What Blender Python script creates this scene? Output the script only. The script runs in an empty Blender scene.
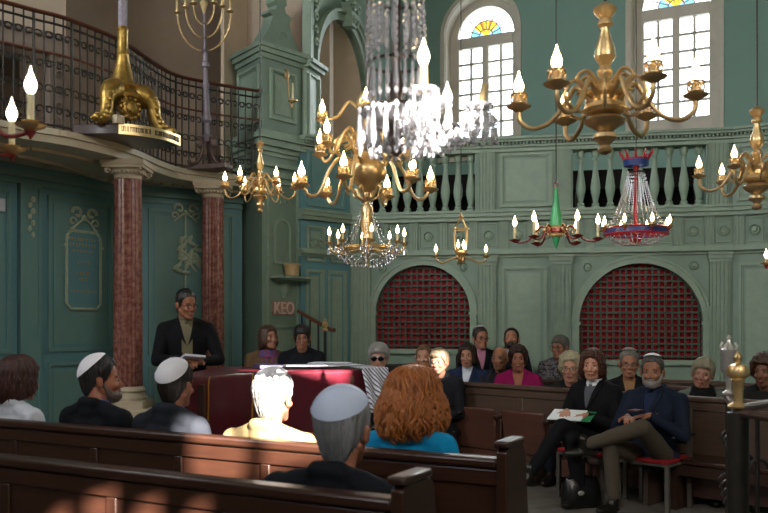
import bpy, bmesh, math, random
from mathutils import Vector, Matrix, noise
from mathutils.bvhtree import BVHTree
R = math.radians; PI = math.pi
SC = bpy.context.scene; COL = SC.collection
random.seed(7)
def srgb(h):
    h = h.lstrip('#'); out = []
    for i in (0, 2, 4):
        c = int(h[i:i+2], 16)/255
        out.append(c/12.92 if c <= .04045 else ((c+.055)/1.055)**2.4)
    return (*out, 1)

# ---------------------------------------------------------------- camera, sky, sun, daylight, exposure
FPX = 850.0; CX = 384.0; HY = 325.0; EYE = 1.5
cd = bpy.data.cameras.new('camera'); cam = bpy.data.objects.new('camera', cd); COL.objects.link(cam)
cam.location = (0, 0, EYE); cam.rotation_euler = (R(90), 0, 0)
cd.sensor_width = 36; cd.lens = FPX/768*36; cd.shift_y = (HY-256.5)/768; cd.clip_start = .05
cd.dof.use_dof = True; cd.dof.focus_distance = 7.6; cd.dof.aperture_fstop = 3.2
SC.camera = cam
SC.view_settings.view_transform = 'Standard'; SC.view_settings.look = 'None'
SC.view_settings.gamma = 1; SC.view_settings.use_curve_mapping = False
SC.view_settings.exposure = 0.08
w = bpy.data.worlds.new('sky'); SC.world = w; w.use_nodes = True
bg = w.node_tree.nodes['Background']; bg.inputs[0].default_value = (.86, .94, 1, 1); bg.inputs[1].default_value = 5.5
SUN_DIR = Vector((-.35, .80, -.48)).normalized()
sd = bpy.data.lights.new('sun', 'SUN'); sd.energy = 64; sd.angle = R(.6); sd.color = (1, .91, .82)
sun = bpy.data.objects.new('sun', sd); COL.objects.link(sun); sun.rotation_euler = SUN_DIR.to_track_quat('-Z', 'Y').to_euler()
def daylight(name, loc, target, sx, sy, energy, color):
    d = bpy.data.lights.new(name, 'AREA'); d.shape = 'RECTANGLE'; d.size = sx; d.size_y = sy; d.energy = energy; d.color = color; d.spread = R(120)
    o = bpy.data.objects.new(name, d); COL.objects.link(o); o.location = loc
    o.rotation_euler = (Vector(target)-Vector(loc)).to_track_quat('-Z', 'Y').to_euler(); return o
daylight('daylight_rear_window', (3.0, -2.9, 6.0), (0, 10, 4.6), 2.6, 2.6, 200, (1, .93, .82))
daylight('daylight_rear_window', (-2.6, -2.9, 6.0), (3, 10, 5), 2.2, 2.6, 140, (.93, .97, 1))
daylight('daylight_side', (-5.6, 4.2, 6.2), (3, 10, 4), 2.0, 2.4, 150, (.9, .96, 1))  # area lamp high beside the left wall, which has no opening
daylight('daylight_front_window', (4.15, 12.2, 5.4), (1, 5, 1.5), 1.0, 1.6, 60, (.93, .97, 1))
daylight('daylight_front_window', (1.5, 13.4, 5.4), (0, 5, 1.5), .9, 1.6, 50, (.93, .97, 1))

# ---------------------------------------------------------------- helpers
def at(px, py, Y):                       # a pixel of the photograph at depth Y -> a point of the room
    return Vector(((px-CX)*Y/FPX, Y, EYE-(py-HY)*Y/FPX))
def tag(o, label, cat, group=None, kind=None):
    o['label'] = label; o['category'] = cat
    if group: o['group'] = group
    if kind: o['kind'] = kind
    return o
def thing(name, loc=(0, 0, 0), rz=0, label=None, cat=None, group=None, rot=None):
    o = bpy.data.objects.new(name, None); COL.objects.link(o); o.location = loc
    o.rotation_euler = rot if rot else (0, 0, rz); o.empty_display_size = .1
    if label: tag(o, label, cat, group)
    return o
def copy_tree(o, parent=None):
    c = o.copy(); COL.objects.link(c); c.parent = parent
    for ch in o.children: copy_tree(ch, c)
    return c
def basis(d):
    d = Vector(d).normalized(); a = Vector((0, 0, 1)) if abs(d.z) < .95 else Vector((1, 0, 0))
    u = d.cross(a).normalized(); return u, u.cross(d).normalized()
class MB:
    def __init__(s): s.v = []; s.f = []
    def add(s, vs, fs, M=None):
        b = len(s.v)
        s.v += [tuple(M @ Vector(p)) if M is not None else tuple(p) for p in vs]
        s.f += [tuple(i+b for i in f) for f in fs]; return s
    def box(s, c, d, M=None):
        x, y, z = c; a, b, h = d[0]/2, d[1]/2, d[2]/2
        vs = [(x+i*a, y+j*b, z+k*h) for k in (-1, 1) for j in (-1, 1) for i in (-1, 1)]
        return s.add(vs, [(0, 2, 3, 1), (4, 5, 7, 6), (0, 1, 5, 4), (2, 6, 7, 3), (0, 4, 6, 2), (1, 3, 7, 5)], M)
    def bb(s, x0, x1, y0, y1, z0, z1, M=None): return s.box(((x0+x1)/2, (y0+y1)/2, (z0+z1)/2), (abs(x1-x0), abs(y1-y0), abs(z1-z0)), M)
    def tube(s, pts, r, n=8, closed=False, M=None, flat=1):
        pts = [Vector(p) for p in pts]; N = len(pts)
        rs = list(r) if isinstance(r, (list, tuple)) else [r]*N
        vs = []; u = None
        for i, p in enumerate(pts):
            if closed: d = pts[(i+1) % N]-pts[i-1]
            else: d = pts[min(i+1, N-1)]-pts[max(i-1, 0)]
            if d.length < 1e-9: d = Vector((0, 0, 1))
            d.normalize()
            if u is None: u, w_ = basis(d)
            else:
                u = u-d*u.dot(d)
                if u.length < 1e-6: u, w_ = basis(d)
                u.normalize()
            w_ = d.cross(u)
            for k in range(n):
                a = 2*PI*k/n; vs.append(p+u*math.cos(a)*rs[i]+w_*math.sin(a)*rs[i]*flat)
        fs = []
        for i in range(N if closed else N-1):
            j = (i+1) % N
            for k in range(n):
                l = (k+1) % n; fs.append((i*n+k, i*n+l, j*n+l, j*n+k))
        if not closed: fs.append(tuple(range(n-1, -1, -1))); fs.append(tuple((N-1)*n+k for k in range(n)))
        return s.add(vs, fs, M)
    def capsule(s, a, b, ra, rb, n=12, M=None):
        a = Vector(a); b = Vector(b); d = (b-a); L = d.length
        if L < 1e-6: return s.ell(a, (ra, ra, ra), M=M)
        d.normalize(); pts = []; rs = []
        for k in (90, 65, 35): pts.append(a-d*ra*math.sin(R(k))); rs.append(max(ra*math.cos(R(k)), .0005))
        for t in (0, .33, .66, 1): pts.append(a+d*L*t); rs.append(ra+(rb-ra)*t)
        for k in (35, 65, 90): pts.append(b+d*rb*math.sin(R(k))); rs.append(max(rb*math.cos(R(k)), .0005))
        return s.tube(pts, rs, n, M=M)
    def ell(s, c, r, seg=16, ring=10, M=None, rot=None):
        vs = []; c = Vector(c); fs = []
        Q = rot.to_matrix() if rot is not None and hasattr(rot, 'to_matrix') else rot
        for i in range(ring+1):
            t = PI*i/ring
            for k in range(seg):
                a = 2*PI*k/seg; q = Vector((r[0]*math.sin(t)*math.cos(a), r[1]*math.sin(t)*math.sin(a), r[2]*math.cos(t)))
                if Q is not None: q = Q @ q
                vs.append(c+q)
        for i in range(ring):
            for k in range(seg):
                l = (k+1) % seg; fs.append((i*seg+k, (i+1)*seg+k, (i+1)*seg+l, i*seg+l))
        b = MB(); b.add(vs, fs)
        return s.add(b.v, b.f, M)
    def lathe(s, prof, c=(0, 0, 0), n=16, M=None, lobes=0, amp=0, capped=True):
        vs = []; fs = []; c = Vector(c)
        for r, z in prof:
            for k in range(n):
                a = 2*PI*k/n; q = r*(1+(amp*math.cos(lobes*a) if lobes else 0))
                vs.append(c+Vector((q*math.cos(a), q*math.sin(a), z)))
        for i in range(len(prof)-1):
            for k in range(n):
                l = (k+1) % n; fs.append((i*n+k, i*n+l, (i+1)*n+l, (i+1)*n+k))
        if capped: fs.append(tuple(range(n-1, -1, -1))); fs.append(tuple((len(prof)-1)*n+k for k in range(n)))
        return s.add(vs, fs, M)
    def prism(s, pts, vec, M=None):
        n = len(pts); v = Vector(vec); a = [Vector(p) for p in pts]
        return s.add(a+[p+v for p in a], [tuple(range(n-1, -1, -1)), tuple(range(n, 2*n))]+[(i, (i+1) % n, (i+1) % n+n, i+n) for i in range(n)], M)
    def torus(s, c, R_, r, n=20, m=8, M=None):
        pts = [Vector(c)+Vector((R_*math.cos(2*PI*k/n), R_*math.sin(2*PI*k/n), 0)) for k in range(n)]
        return s.tube(pts, r, m, True, M)
    def mesh(s, name):
        me = bpy.data.meshes.new(name); me.from_pydata(s.v, [], s.f); me.validate(); return me
    def build(s, name, mat, parent=None, bevel=0, sharp=38, loc=None):
        me = s.mesh(name); finish(me, sharp)
        return link(name, me, mat, parent, bevel, loc)
def finish(me, sharp=38):
    bm = bmesh.new(); bm.from_mesh(me); bmesh.ops.recalc_face_normals(bm, faces=bm.faces)
    for f in bm.faces: f.smooth = True
    bm.to_mesh(me); bm.free()
    if sharp < 180: me.set_sharp_from_angle(angle=R(sharp))
def link(name, me, mat, parent=None, bevel=0, loc=None):
    o = bpy.data.objects.new(name, me); COL.objects.link(o)
    if mat:
        me.materials.clear()
        for m in (mat if isinstance(mat, (list, tuple)) else [mat]): me.materials.append(m)
    if parent: o.parent = parent
    if loc is not None: o.location = loc
    if bevel:
        b = o.modifiers.new('bevel', 'BEVEL'); b.width = bevel; b.segments = 2; b.limit_method = 'ANGLE'; b.angle_limit = R(40)
    return o
def struct(name, mb, mat, parent=None, bevel=0):
    o = mb.build(name, mat, parent, bevel)
    if not parent: o['kind'] = 'structure'
    return o
def spline(ps, n=8):
    ps = [Vector(p) for p in ps]; out = []
    for i in range(len(ps)-1):
        p0 = ps[max(i-1, 0)]; p1 = ps[i]; p2 = ps[i+1]; p3 = ps[min(i+2, len(ps)-1)]
        for k in range(n):
            t = k/n; out.append(.5*((2*p1)+(p2-p0)*t+(2*p0-5*p1+4*p2-p3)*t*t+(3*p1-p0-3*p2+p3)*t**3))
    out.append(ps[-1]); return out

# ---------------------------------------------------------------- materials
def mat(name, col, rough=.6, metal=0, spec=.5, var=0, vscale=6, col2=None, bump=0, bscale=40, stretch=(1, 1, 1), trans=0, sheen=0, coat=0, vcon=.5, emit=None, estr=0, ior=1.5, voro=False):
    m = bpy.data.materials.new(name); m.use_nodes = True; nt = m.node_tree; N = nt.nodes; L = nt.links
    b = N['Principled BSDF']; c = srgb(col) if isinstance(col, str) else col
    b.inputs['Base Color'].default_value = c; b.inputs['Roughness'].default_value = rough; b.inputs['Metallic'].default_value = metal
    b.inputs['Specular IOR Level'].default_value = spec; b.inputs['Transmission Weight'].default_value = trans; b.inputs['IOR'].default_value = ior
    if sheen: b.inputs['Sheen Weight'].default_value = sheen
    if coat: b.inputs['Coat Weight'].default_value = coat; b.inputs['Coat Roughness'].default_value = .15
    if emit: b.inputs['Emission Color'].default_value = srgb(emit); b.inputs['Emission Strength'].default_value = estr
    tc = N.new('ShaderNodeTexCoord'); mp = N.new('ShaderNodeMapping'); L.new(tc.outputs['Object'], mp.inputs[0]); mp.inputs['Scale'].default_value = stretch
    if col2:
        t = N.new('ShaderNodeTexNoise'); t.inputs['Scale'].default_value = vscale; t.inputs['Detail'].default_value = 6; t.inputs['Roughness'].default_value = .65
        L.new(mp.outputs[0], t.inputs[0]); r = N.new('ShaderNodeValToRGB')
        r.color_ramp.elements[0].position = .5-vcon/2; r.color_ramp.elements[1].position = .5+vcon/2
        r.color_ramp.elements[0].color = c; r.color_ramp.elements[1].color = srgb(col2)
        L.new(t.outputs[0], r.inputs[0]); L.new(r.outputs[0], b.inputs['Base Color'])
    if bump:
        t2 = N.new('ShaderNodeTexNoise'); t2.inputs['Scale'].default_value = bscale; t2.inputs['Detail'].default_value = 4
        L.new(mp.outputs[0], t2.inputs[0]); bp = N.new('ShaderNodeBump'); bp.inputs['Strength'].default_value = bump; bp.inputs['Distance'].default_value = .01
        L.new(t2.outputs[0], bp.inputs['Height']); L.new(bp.outputs[0], b.inputs['Normal'])
    return m
SAGE = mat('sage_paint', '#758a7c', .6, col2='#839887', vscale=3, bump=.15, bscale=30)
SAGE2 = mat('sage_paint_moulding', '#7f9484', .55, col2='#93a592', vscale=8, bump=.15, bscale=40)
TEAL = mat('teal_wall_tone', '#5c8690', .55, col2='#649094', vscale=2.5, bump=.15, bscale=25)  # bluer wall tone for the left alcove and the slanted bay
TEAL2 = mat('teal_moulding_tone', '#6f918c', .5, col2='#648b8a', vscale=6, bump=.15, bscale=30)
GREENW = mat('green_wall_paint', '#75948a', .75, col2='#7d9a8e', vscale=1.5, bump=.1)
PLASTER = mat('plaster', '#a89684', .85, col2='#b5a593', vscale=1.6, bump=.2, bscale=18)
CREAM = mat('cream_painted_wood', '#c6bca6', .6, col2='#b0a890', vscale=4, bump=.1)
STONE = mat('limestone', '#c3b59c', .75, col2='#a89a82', vscale=7, bump=.3, bscale=30)
CASING = mat('window_casing_paint', '#c9c2b4', .6, col2='#b9b1a2', vscale=5)
CARVED = mat('carved_relief_paint', '#b4bea6', .6, col2='#9aa892', vscale=20)
MARBLE = mat('red_marble', '#5c1a16', .32, col2='#9c6e60', vscale=22, vcon=.3, coat=.25, bump=.05)
FLOOR = mat('stone_floor', '#5d5850', .6, col2='#77716a', vscale=9, bump=.15)
WOOD = mat('dark_walnut', '#2e1a13', .34, col2='#3c2419', vscale=3, stretch=(1, 1, 9), bump=.06, coat=.18)
WOOD2 = mat('brown_oak', '#4a3a30', .45, col2='#5c483c', vscale=3, stretch=(1, 1, 9), bump=.08, coat=.2)
WOOD3 = mat('mahogany', '#4a2c22', .42, col2='#5e3c30', vscale=3, stretch=(1, 1, 7), bump=.06, coat=.2)
RAILWOOD = mat('rail_wood', '#5a3020', .45)
IRON = mat('wrought_iron', '#2a2a28', .5, metal=.5, col2='#3c3630', vscale=20)
IRONB = mat('bronze_iron', '#4c3a34', .45, metal=.6, col2='#6b5a54', vscale=25)
GOLD = mat('polished_brass', '#e2c898', .38, metal=.82, col2='#cdaa70', vscale=15)
GOLDL = mat('gilded_brass_light', '#efd8a8', .38, metal=.8, col2='#dcbc84', vscale=15)
GILT = mat('gilding_old', '#c09a50', .38, metal=.8, col2='#76602e', vscale=22, bump=.5, bscale=45)
BRASSDK = mat('aged_brass', '#d4bb90', .4, metal=.8, col2='#b49769', vscale=15)
SILVER = mat('silver', '#dcdad6', .38, metal=.85)
STEMW = mat('painted_stem', '#8c8590', .5, metal=.2, col2='#6f6268', vscale=20)
IVORY = mat('candle_ivory', '#e0d2a8', .5)
CANDLE2 = mat('candle_tan', '#b8a070', .6)
BULB = mat('lit_bulb', '#ffffff', .3, emit='#ffd9a0', estr=16)
BULBW = mat('lit_bulb_frosted', '#ffffff', .3, emit='#fff0dc', estr=5)
CRYSTAL = mat('cut_crystal', '#f2f2f6', .05, trans=.66, ior=1.5, spec=.9)
CRYSTAL.node_tree.nodes['Principled BSDF'].inputs['Coat Weight'].default_value = .5
SILVERED = mat('silvered_metal', '#6a5f5a', .3, metal=1)
REDLAQ = mat('red_lacquer', '#b01e2c', .35, coat=.3)
BLUELAQ = mat('blue_lacquer', '#27407e', .35, coat=.3)
GREENLAQ = mat('green_lacquer', '#3da468', .4, coat=.2)
RUST = mat('red_painted_arm', '#7a2620', .45)
REDCLOTH = mat('red_lattice_cloth', '#a00c20', .8)
LATTICE = mat('lattice_wood', '#454a40', .6)
DARKGREEN = mat('lattice_green', '#50665a', .6)
PLUM = mat('plum_velvet', '#56121f', .3, coat=.6, col2='#651c2b', vscale=3, bump=.3, bscale=14)
FRINGE = mat('gold_fringe', '#b98a34', .6, metal=.3, bump=.5, bscale=90)
PAPER = mat('paper', '#c9cbd6', .8)
TALLIT = mat('striped_silk', '#d9d9e2', .5)
POT = mat('glazed_pot', '#a8854e', .4, col2='#c9b08a', vscale=9)
BLACKL = mat('black_leather', '#141416', .3, bump=.2)
REDCUSH = mat('red_cushion', '#9c1420', .7)
CHROME = mat('pale_metal', '#6e6962', .45, metal=.5)
GOLDTXT = mat('gold_lettering', '#c79846', .5)
DARKTXT = mat('dark_lettering', '#2b2118', .6)
def window_glass(name, col):
    m = bpy.data.materials.new(name); m.use_nodes = True; nt = m.node_tree; nt.nodes.clear()
    o = nt.nodes.new('ShaderNodeOutputMaterial'); t = nt.nodes.new('ShaderNodeBsdfTransparent'); g = nt.nodes.new('ShaderNodeBsdfGlossy'); mx = nt.nodes.new('ShaderNodeMixShader')
    t.inputs[0].default_value = col; g.inputs['Roughness'].default_value = .05; mx.inputs[0].default_value = .05
    nt.links.new(t.outputs[0], mx.inputs[1]); nt.links.new(g.outputs[0], mx.inputs[2]); nt.links.new(mx.outputs[0], o.inputs[0]); return m
GLASS = window_glass('clear_pane', (1, 1, 1, 1)); YGLASS = window_glass('yellow_pane', (.55, .3, .02, 1)); BGLASS = window_glass('blue_pane', (.12, .35, .6, 1)); OGLASS = window_glass('amber_pane', (.35, .1, .02, 1))
# ---------------------------------------------------------------- wall planes: u along, z up, d towards the room
class Pl:
    def __init__(s, p0, p1):
        s.a = Vector((p0[0], p0[1], 0)); b = Vector((p1[0], p1[1], 0)); s.L = (b-s.a).length; s.u = (b-s.a).normalized()
        s.n = Vector((s.u.y, -s.u.x, 0))
        if s.n.dot(-s.a-s.u*s.L/2) < 0: s.n = -s.n
        s.M = Matrix(((s.u.x, s.n.x, 0, s.a.x), (s.u.y, s.n.y, 0, s.a.y), (0, 0, 1, 0), (0, 0, 0, 1)))   # local (u, d, z)
    def Y(s, px):
        k = (px-CX)/FPX; t = (k*s.a.y-s.a.x)/(s.u.x-k*s.u.y); return s.a.y+s.u.y*t
    def U(s, px):
        k = (px-CX)/FPX; return (k*s.a.y-s.a.x)/(s.u.x-k*s.u.y)
    def Z(s, px, py): return EYE-(py-HY)*s.Y(px)/FPX
def pX(px, Y): return ((px-CX)*Y/FPX, Y)
def frame_m(mb, u0, u1, z0, z1, w_, d0, d1, M):      # a raised moulding frame
    for (a, b, c, e) in ((u0, u1, z0, z0+w_), (u0, u1, z1-w_, z1), (u0, u0+w_, z0+w_, z1-w_), (u1-w_, u1, z0+w_, z1-w_)):
        mb.bb(a, b, d0, d1, c, e, M)
def panel(mb, u0, u1, z0, z1, M, w_=.03, d=.03):
    frame_m(mb, u0, u1, z0, z1, w_, -.01, d, M)
    frame_m(mb, u0+w_*1.0, u1-w_*1.0, z0+w_, z1-w_, w_*.5, -.01, d*.5, M)
    mb.bb(u0+w_*2.6, u1-w_*2.6, -.01, d*.35, z0+w_*2.6, z1-w_*2.6, M)
def arched_wall(mb, u0, u1, z0, z1, uc, r, zs, zb, dep, M, n=28):   # front face with an arched opening, and the reveal
    arc = [(uc-r*math.cos(PI*k/n), zs+r*math.sin(PI*k/n)) for k in range(n+1)]
    def q(pts): mb.add([(a, 0, b) for a, b in pts], [tuple(range(len(pts)))], M)
    q([(u0, z0), (uc-r, z0), (uc-r, z1), (u0, z1)]); q([(uc+r, z0), (u1, z0), (u1, z1), (uc+r, z1)])
    if zb > z0: q([(uc-r, z0), (uc+r, z0), (uc+r, zb), (uc-r, zb)])
    for k in range(n): q([arc[k], arc[k+1], (arc[k+1][0], z1), (arc[k][0], z1)])
    out = [(uc-r, zb)]+arc+[(uc+r, zb)]
    for k in range(len(out)):
        a, b = out[k], out[(k+1) % len(out)]
        mb.add([(a[0], 0, a[1]), (b[0], 0, b[1]), (b[0], -dep, b[1]), (a[0], -dep, a[1])], [(0, 1, 2, 3)], M)
def arch_band(mb, uc, zs, r0, r1, d0, d1, M, n=28, a0=0, a1=PI):
    for k in range(n):
        t0 = a0+(a1-a0)*k/n; t1 = a0+(a1-a0)*(k+1)/n
        P = [(uc-r*math.cos(t), d, zs+r*math.sin(t)) for t in (t0, t1) for r in (r0, r1) for d in (d0, d1)]
        mb.add(P, [(0, 1, 3, 2), (4, 6, 7, 5), (0, 4, 5, 1), (2, 3, 7, 6), (0, 2, 6, 4), (1, 5, 7, 3)], M)
def flutes(mb, u0, u1, z0, z1, d, n, M):
    w_ = (u1-u0)/(n*1.0); mb.bb(u0, u1, -.01, d*.55, z0, z1, M)
    for k in range(n+1): mb.bb(u0+w_*k-w_*.22 if k else u0, u0+w_*k+w_*.22 if k < n else u1, 0, d, z0, z1, M)
def rosette(mb, u, z, r, d, M):
    Q = M @ Matrix.Translation((u, d, z)) @ Matrix.Rotation(-PI/2, 4, 'X')
    mb.lathe([(r, -.02), (r, .022), (r*.85, .03), (r*.7, .006), (r*.45, .004), (r*.4, .03), (r*.15, .036), (.001, .036)], n=20, M=Q)
def relief_scroll(mb, c, s, flip, d, M, r=.008):
    pts = []
    for k in range(16):
        t = k/15*3.6*PI/2; q = s*(1-.72*k/15); pts.append((c[0]+flip*q*math.cos(t), d, c[1]+q*math.sin(t)))
    mb.tube(pts, r, 6, M=M)

# ---------------------------------------------------------------- floor, ceiling, hidden sides of the hall
fl = MB(); fl.bb(-8, 9, -3, 15.5, -.2, 0); struct('floor', fl, FLOOR)
ce = MB(); ce.bb(-8, 9, -3.2, 15.8, 9.6, 9.8); struct('ceiling', ce, PLASTER)
wr = MB()
sun_holes = [(2.26, 2.52, 5.12, 5.68), (2.58, 2.98, 5.12, 5.95), (3.05, 3.9, 6.78, 6.94), (5.62, 5.81, 8.08, 8.26),  # slots added in the unseen rear wall so the sun falls in chosen patches
         (1.48, 1.56, 4.3, 4.70), (1.62, 1.74, 4.3, 4.72), (1.81, 1.90, 4.3, 4.64), (1.99, 2.06, 4.3, 4.58)]
xs = sorted({-8, 9}|{h[0] for h in sun_holes}|{h[1] for h in sun_holes}); zs = sorted({0, 9.6}|{h[2] for h in sun_holes}|{h[3] for h in sun_holes})
for i in range(len(xs)-1):
    for j in range(len(zs)-1):
        cx_, cz_ = (xs[i]+xs[i+1])/2, (zs[j]+zs[j+1])/2
        if not any(h[0] < cx_ < h[1] and h[2] < cz_ < h[3] for h in sun_holes): wr.bb(xs[i], xs[i+1], -3.04, -3, zs[j], zs[j+1])
struct('wall_rear', wr, PLASTER)
ws = MB(); ws.bb(-6.2, -6, -3, 15.5, 0, 9.6); struct('wall_left', ws, PLASTER)
ws = MB(); ws.bb(8.2, 8.4, -3, 15.5, 0, 9.6); struct('wall_right', ws, GREENW)
wb = MB(); wb.bb(-6, -.3, 15.3, 15.5, 0, 9.6); struct('wall_back', wb, PLASTER)

# ---------------------------------------------------------------- teal wall below the balcony
PA = Pl((-4.6, 7.1), pX(122, 9.75)); PB = Pl(pX(122, 9.75), pX(242, 10.55))
SO = 3.13
for P, nm in ((PA, 'wall_alcove_left'), (PB, 'wall_alcove_back')):
    m = MB(); m.bb(-.3 if P is PA else 0, P.L, -.15, 0, 0, SO, P.M); o = struct(nm, m, TEAL)
    c = MB(); c.bb(-.3 if P is PA else 0, P.L, 0, .05, 3.0, 3.06, P.M); c.bb(-.3 if P is PA else 0, P.L, 0, .03, 2.93, 2.96, P.M)
    c.build('crown_moulding', TEAL2, None)['kind'] = 'structure'; bpy.context.scene.objects[-1] if False else None
m = MB(); U = PA.U
for (a, b) in ((-30, 10), (47, 111)):
    panel(m, U(a), U(b), 1.22, 2.86, PA.M, .028, .03); panel(m, U(a), U(b), .35, 1.1, PA.M, .028, .03)
o = m.build('trim_1', TEAL2); o['kind'] = 'structure'
m = MB(); flat = PA
m.bb(U(17), U(38), -.01, .045, .1, 2.93, PA.M); frame_m(m, U(17), U(38), .1, 2.93, .03, 0, .06, PA.M)
o = m.build('trim_2', TEAL2); o['kind'] = 'structure'
m = MB(); U = PB.U
panel(m, U(148), U(206), 1.15, 2.86, PB.M, .028, .03); panel(m, U(148), U(206), .3, 1.02, PB.M, .028, .03)
panel(m, U(214), U(233), .4, 2.86, PB.M, .03, .035)
o = m.build('trim_3', TEAL2); o['kind'] = 'structure'

# carved tablet
def carve_knots(mb, uc, zc, s, M, d=.05):
    for f in (-1, 1):
        relief_scroll(mb, (uc+f*s*.55, zc+s*.25), s*.42, f, d, M, .018); relief_scroll(mb, (uc+f*s*.9, zc-s*.3), s*.3, -f, d, M, .012)
        mb.tube([(uc, d, zc), (uc+f*s*.4, d+.01, zc-s*.3), (uc+f*s*.95, d, zc-s*.75)], .012, 6, M=M)
    mb.ell((uc, d, zc), (s*.2, .02, s*.2), 10, 8, M=M)
tb = thing('carved_tablet', label='octagonal carved tablet with faded gold inscription on the teal alcove wall', cat='plaque')
u0, u1 = PA.U(64), PA.U(98); z1 = PA.Z(80, 232); z0 = PA.Z(80, 309); ch = .06
def octo(g, d):
    a, b, c, e = u0-g, u1+g, z0-g, z1+g
    return [(a+ch, d, c), (b-ch, d, c), (b, d, c+ch), (b, d, e-ch), (b-ch, d, e), (a+ch, d, e), (a, d, e-ch), (a, d, c+ch)]
m = MB(); m.prism(octo(0, 0), (0, .035, 0), PA.M); m.build('slab', TEAL, tb)
m = MB(); q = [Vector(p) for p in octo(.0, .04)]; m.tube(q, .017, 6, True, PA.M); m.build('border', CARVED, tb)
m = MB(); carve_knots(m, (u0+u1)/2, z1+.15, .17, PA.M)
for f in (-1, 1):
    for k in range(5): m.ell(((u0+u1)/2+f*(u1-u0)*(.3+.06*k), .045, z1+.03-.012*k*k), (.022, .018, .02), 8, 6, M=PA.M)
m.build('bow_carving', CARVED, tb)
m = MB(); rr = random.Random(3)
for row, (wd, ht) in enumerate(((.8, .03), (.8, .03), (.7, .022), (0, 0), (.35, .03), (0, 0), (.4, .035), (.25, .03), (0, 0), (.75, .022))):
    if not wd: continue
    zc = z1-.1-row*.062; x = -wd/2
    while x < wd/2:
        wl = rr.uniform(.02, .045); uu = (u0+u1)/2+x*(u1-u0); m.bb(uu, uu+.006, .03, .038, zc, zc+ht, PA.M); m.bb(uu, uu+wl*.55, .03, .038, zc+ht-.006, zc+ht, PA.M)
        if rr.random() < .4: m.bb(uu, uu+wl*.5, .03, .038, zc, zc+.006, PA.M)
        x += wl/(u1-u0)*1.15
m.build('lettering', GOLDTXT, tb)
# trophy relief on the back alcove wall
tr = thing('carved_trophy', label='carved ribbon and foliage relief hanging between the two red columns', cat='relief')
uc = PB.U(184); zt = PB.Z(184, 213); m = MB(); carve_knots(m, uc, zt, .15, PB.M)
m.build('bow', CARVED, tr); m = MB(); m.tube([(uc, .045, zt), (uc, .05, zt-.45), (uc, .04, zt-.95), (uc, .04, zt-1.25)], .012, 6, M=PB.M); m.build('cord', CARVED, tr)
m = MB(); rr = random.Random(5)
for k in range(26):
    a = rr.uniform(0, 2*PI); r = rr.uniform(.02, .18); cz = zt-.52+r*math.sin(a)*1.25; cu = uc+r*math.cos(a)
    m.ell((cu, .05, cz), (.065, .03, .026), 8, 6, M=PB.M @ Matrix.Translation((cu, .05, cz)) @ Matrix.Rotation(rr.uniform(0, PI), 4, 'Y') @ Matrix.Translation((-cu, -.05, -cz)))
m.tube([(uc-.15, .06, zt-.68), (uc+.15, .06, zt-.38)], .012, 6, M=PB.M); m.tube([(uc+.13, .06, zt-.7), (uc-.1, .06, zt-.42)], .012, 6, M=PB.M)
m.build('foliage', CARVED, tr)
m = MB(); uc = PA.U(27)
for k in range(7): m.ell((uc+.02*(-1)**k, .07, 2.78-.06*k), (.035-.003*k, .02, .035), 8, 6, M=PA.M)
tag(m.build('carved_drop', CARVED), 'carved foliage drop at the top of the narrow alcove pilaster', 'relief')
m = MB(); m.bb(PA.U(-8), PA.U(2.5), .0, .05, PA.Z(1, 212), PA.Z(1, 199), PA.M); tag(m.build('wall_light', PAPER, bevel=.01), 'small white box fixed to the alcove wall at the left edge', 'box')

# ---------------------------------------------------------------- balcony slab, rail
ZT = 3.25; ZR = 4.30
edge_px = [(-60, 106), (0, 121), (35, 127), (66, 132), (100, 140), (122, 146), (140, 153), (160, 162), (180, 168.5), (212, 173), (238, 176), (258, 178)]
edge = []
for px, py in edge_px:
    Y = (ZT-EYE)*FPX/(HY-py); edge.append(Vector((*pX(px, Y), 0)))
edge[0] = Vector((-3.9, 6.7, 0)); path = spline(edge, 4)
m = MB()
def ribbon(mb, path, off, z0, z1, t=.05):
    for i in range(len(path)-1):
        a, b = path[i], path[i+1]; d = (b-a).normalized(); n_ = Vector((d.y, -d.x, 0))
        q = [a+n_*off, b+n_*off, b+n_*(off-t), a+n_*(off-t)]
        mb.prism([(p.x, p.y, z0) for p in q], (0, 0, z1-z0))
back = [Vector((-1.55, 10.4, 0)), Vector((-1.75, 11.6, 0)), Vector((-5.9, 13, 0)), Vector((-5.9, 6.7, 0))]
poly = path+back
m.prism([(p.x, p.y, SO) for p in poly], (0, 0, ZT-SO-.001))
struct('trim_4', m, CREAM)
m = MB(); ribbon(m, path, .03, 3.20, 3.255, .08); ribbon(m, path, -.30, 3.10, 3.135, .06); ribbon(m, path, -.75, 3.10, 3.135, .05); struct('trim_5', m, CREAM)

rail = thing('balcony_railing', label='serpentine wrought iron balcony railing with scroll panels under a wooden handrail', cat='railing')
rp = [p+Vector((0, 0, 0)) for p in path]
inner = []
for i, p in enumerate(rp):
    d = (rp[min(i+1, len(rp)-1)]-rp[max(i-1, 0)]).normalized(); inner.append(p-Vector((d.y, -d.x, 0))*.05)
inner.append(Vector((*pX(261, 10.12), 0)))
def zz(pts, z): return [Vector((p.x, p.y, z)) for p in pts]
m = MB(); m.tube(zz(inner, ZR), .03, 8, flat=.6); m.build('handrail', RAILWOOD, rail)
for z in (3.30, 3.95, 4.22): 
    m = MB(); m.tube(zz(inner, z), .011, 6); m.build('rail_bar', IRON if z != 3.95 else RAILWOOD, rail)
Ls = [0]
for i in range(len(inner)-1): Ls.append(Ls[-1]+(inner[i+1]-inner[i]).length)
def on_path(s):
    for i in range(len(Ls)-1):
        if s <= Ls[i+1]:
            t = (s-Ls[i])/(Ls[i+1]-Ls[i]); p = inner[i].lerp(inner[i+1], t); d = (inner[i+1]-inner[i]).normalized(); return p, d
    return inner[-1], (inner[-1]-inner[-2]).normalized()
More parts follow.
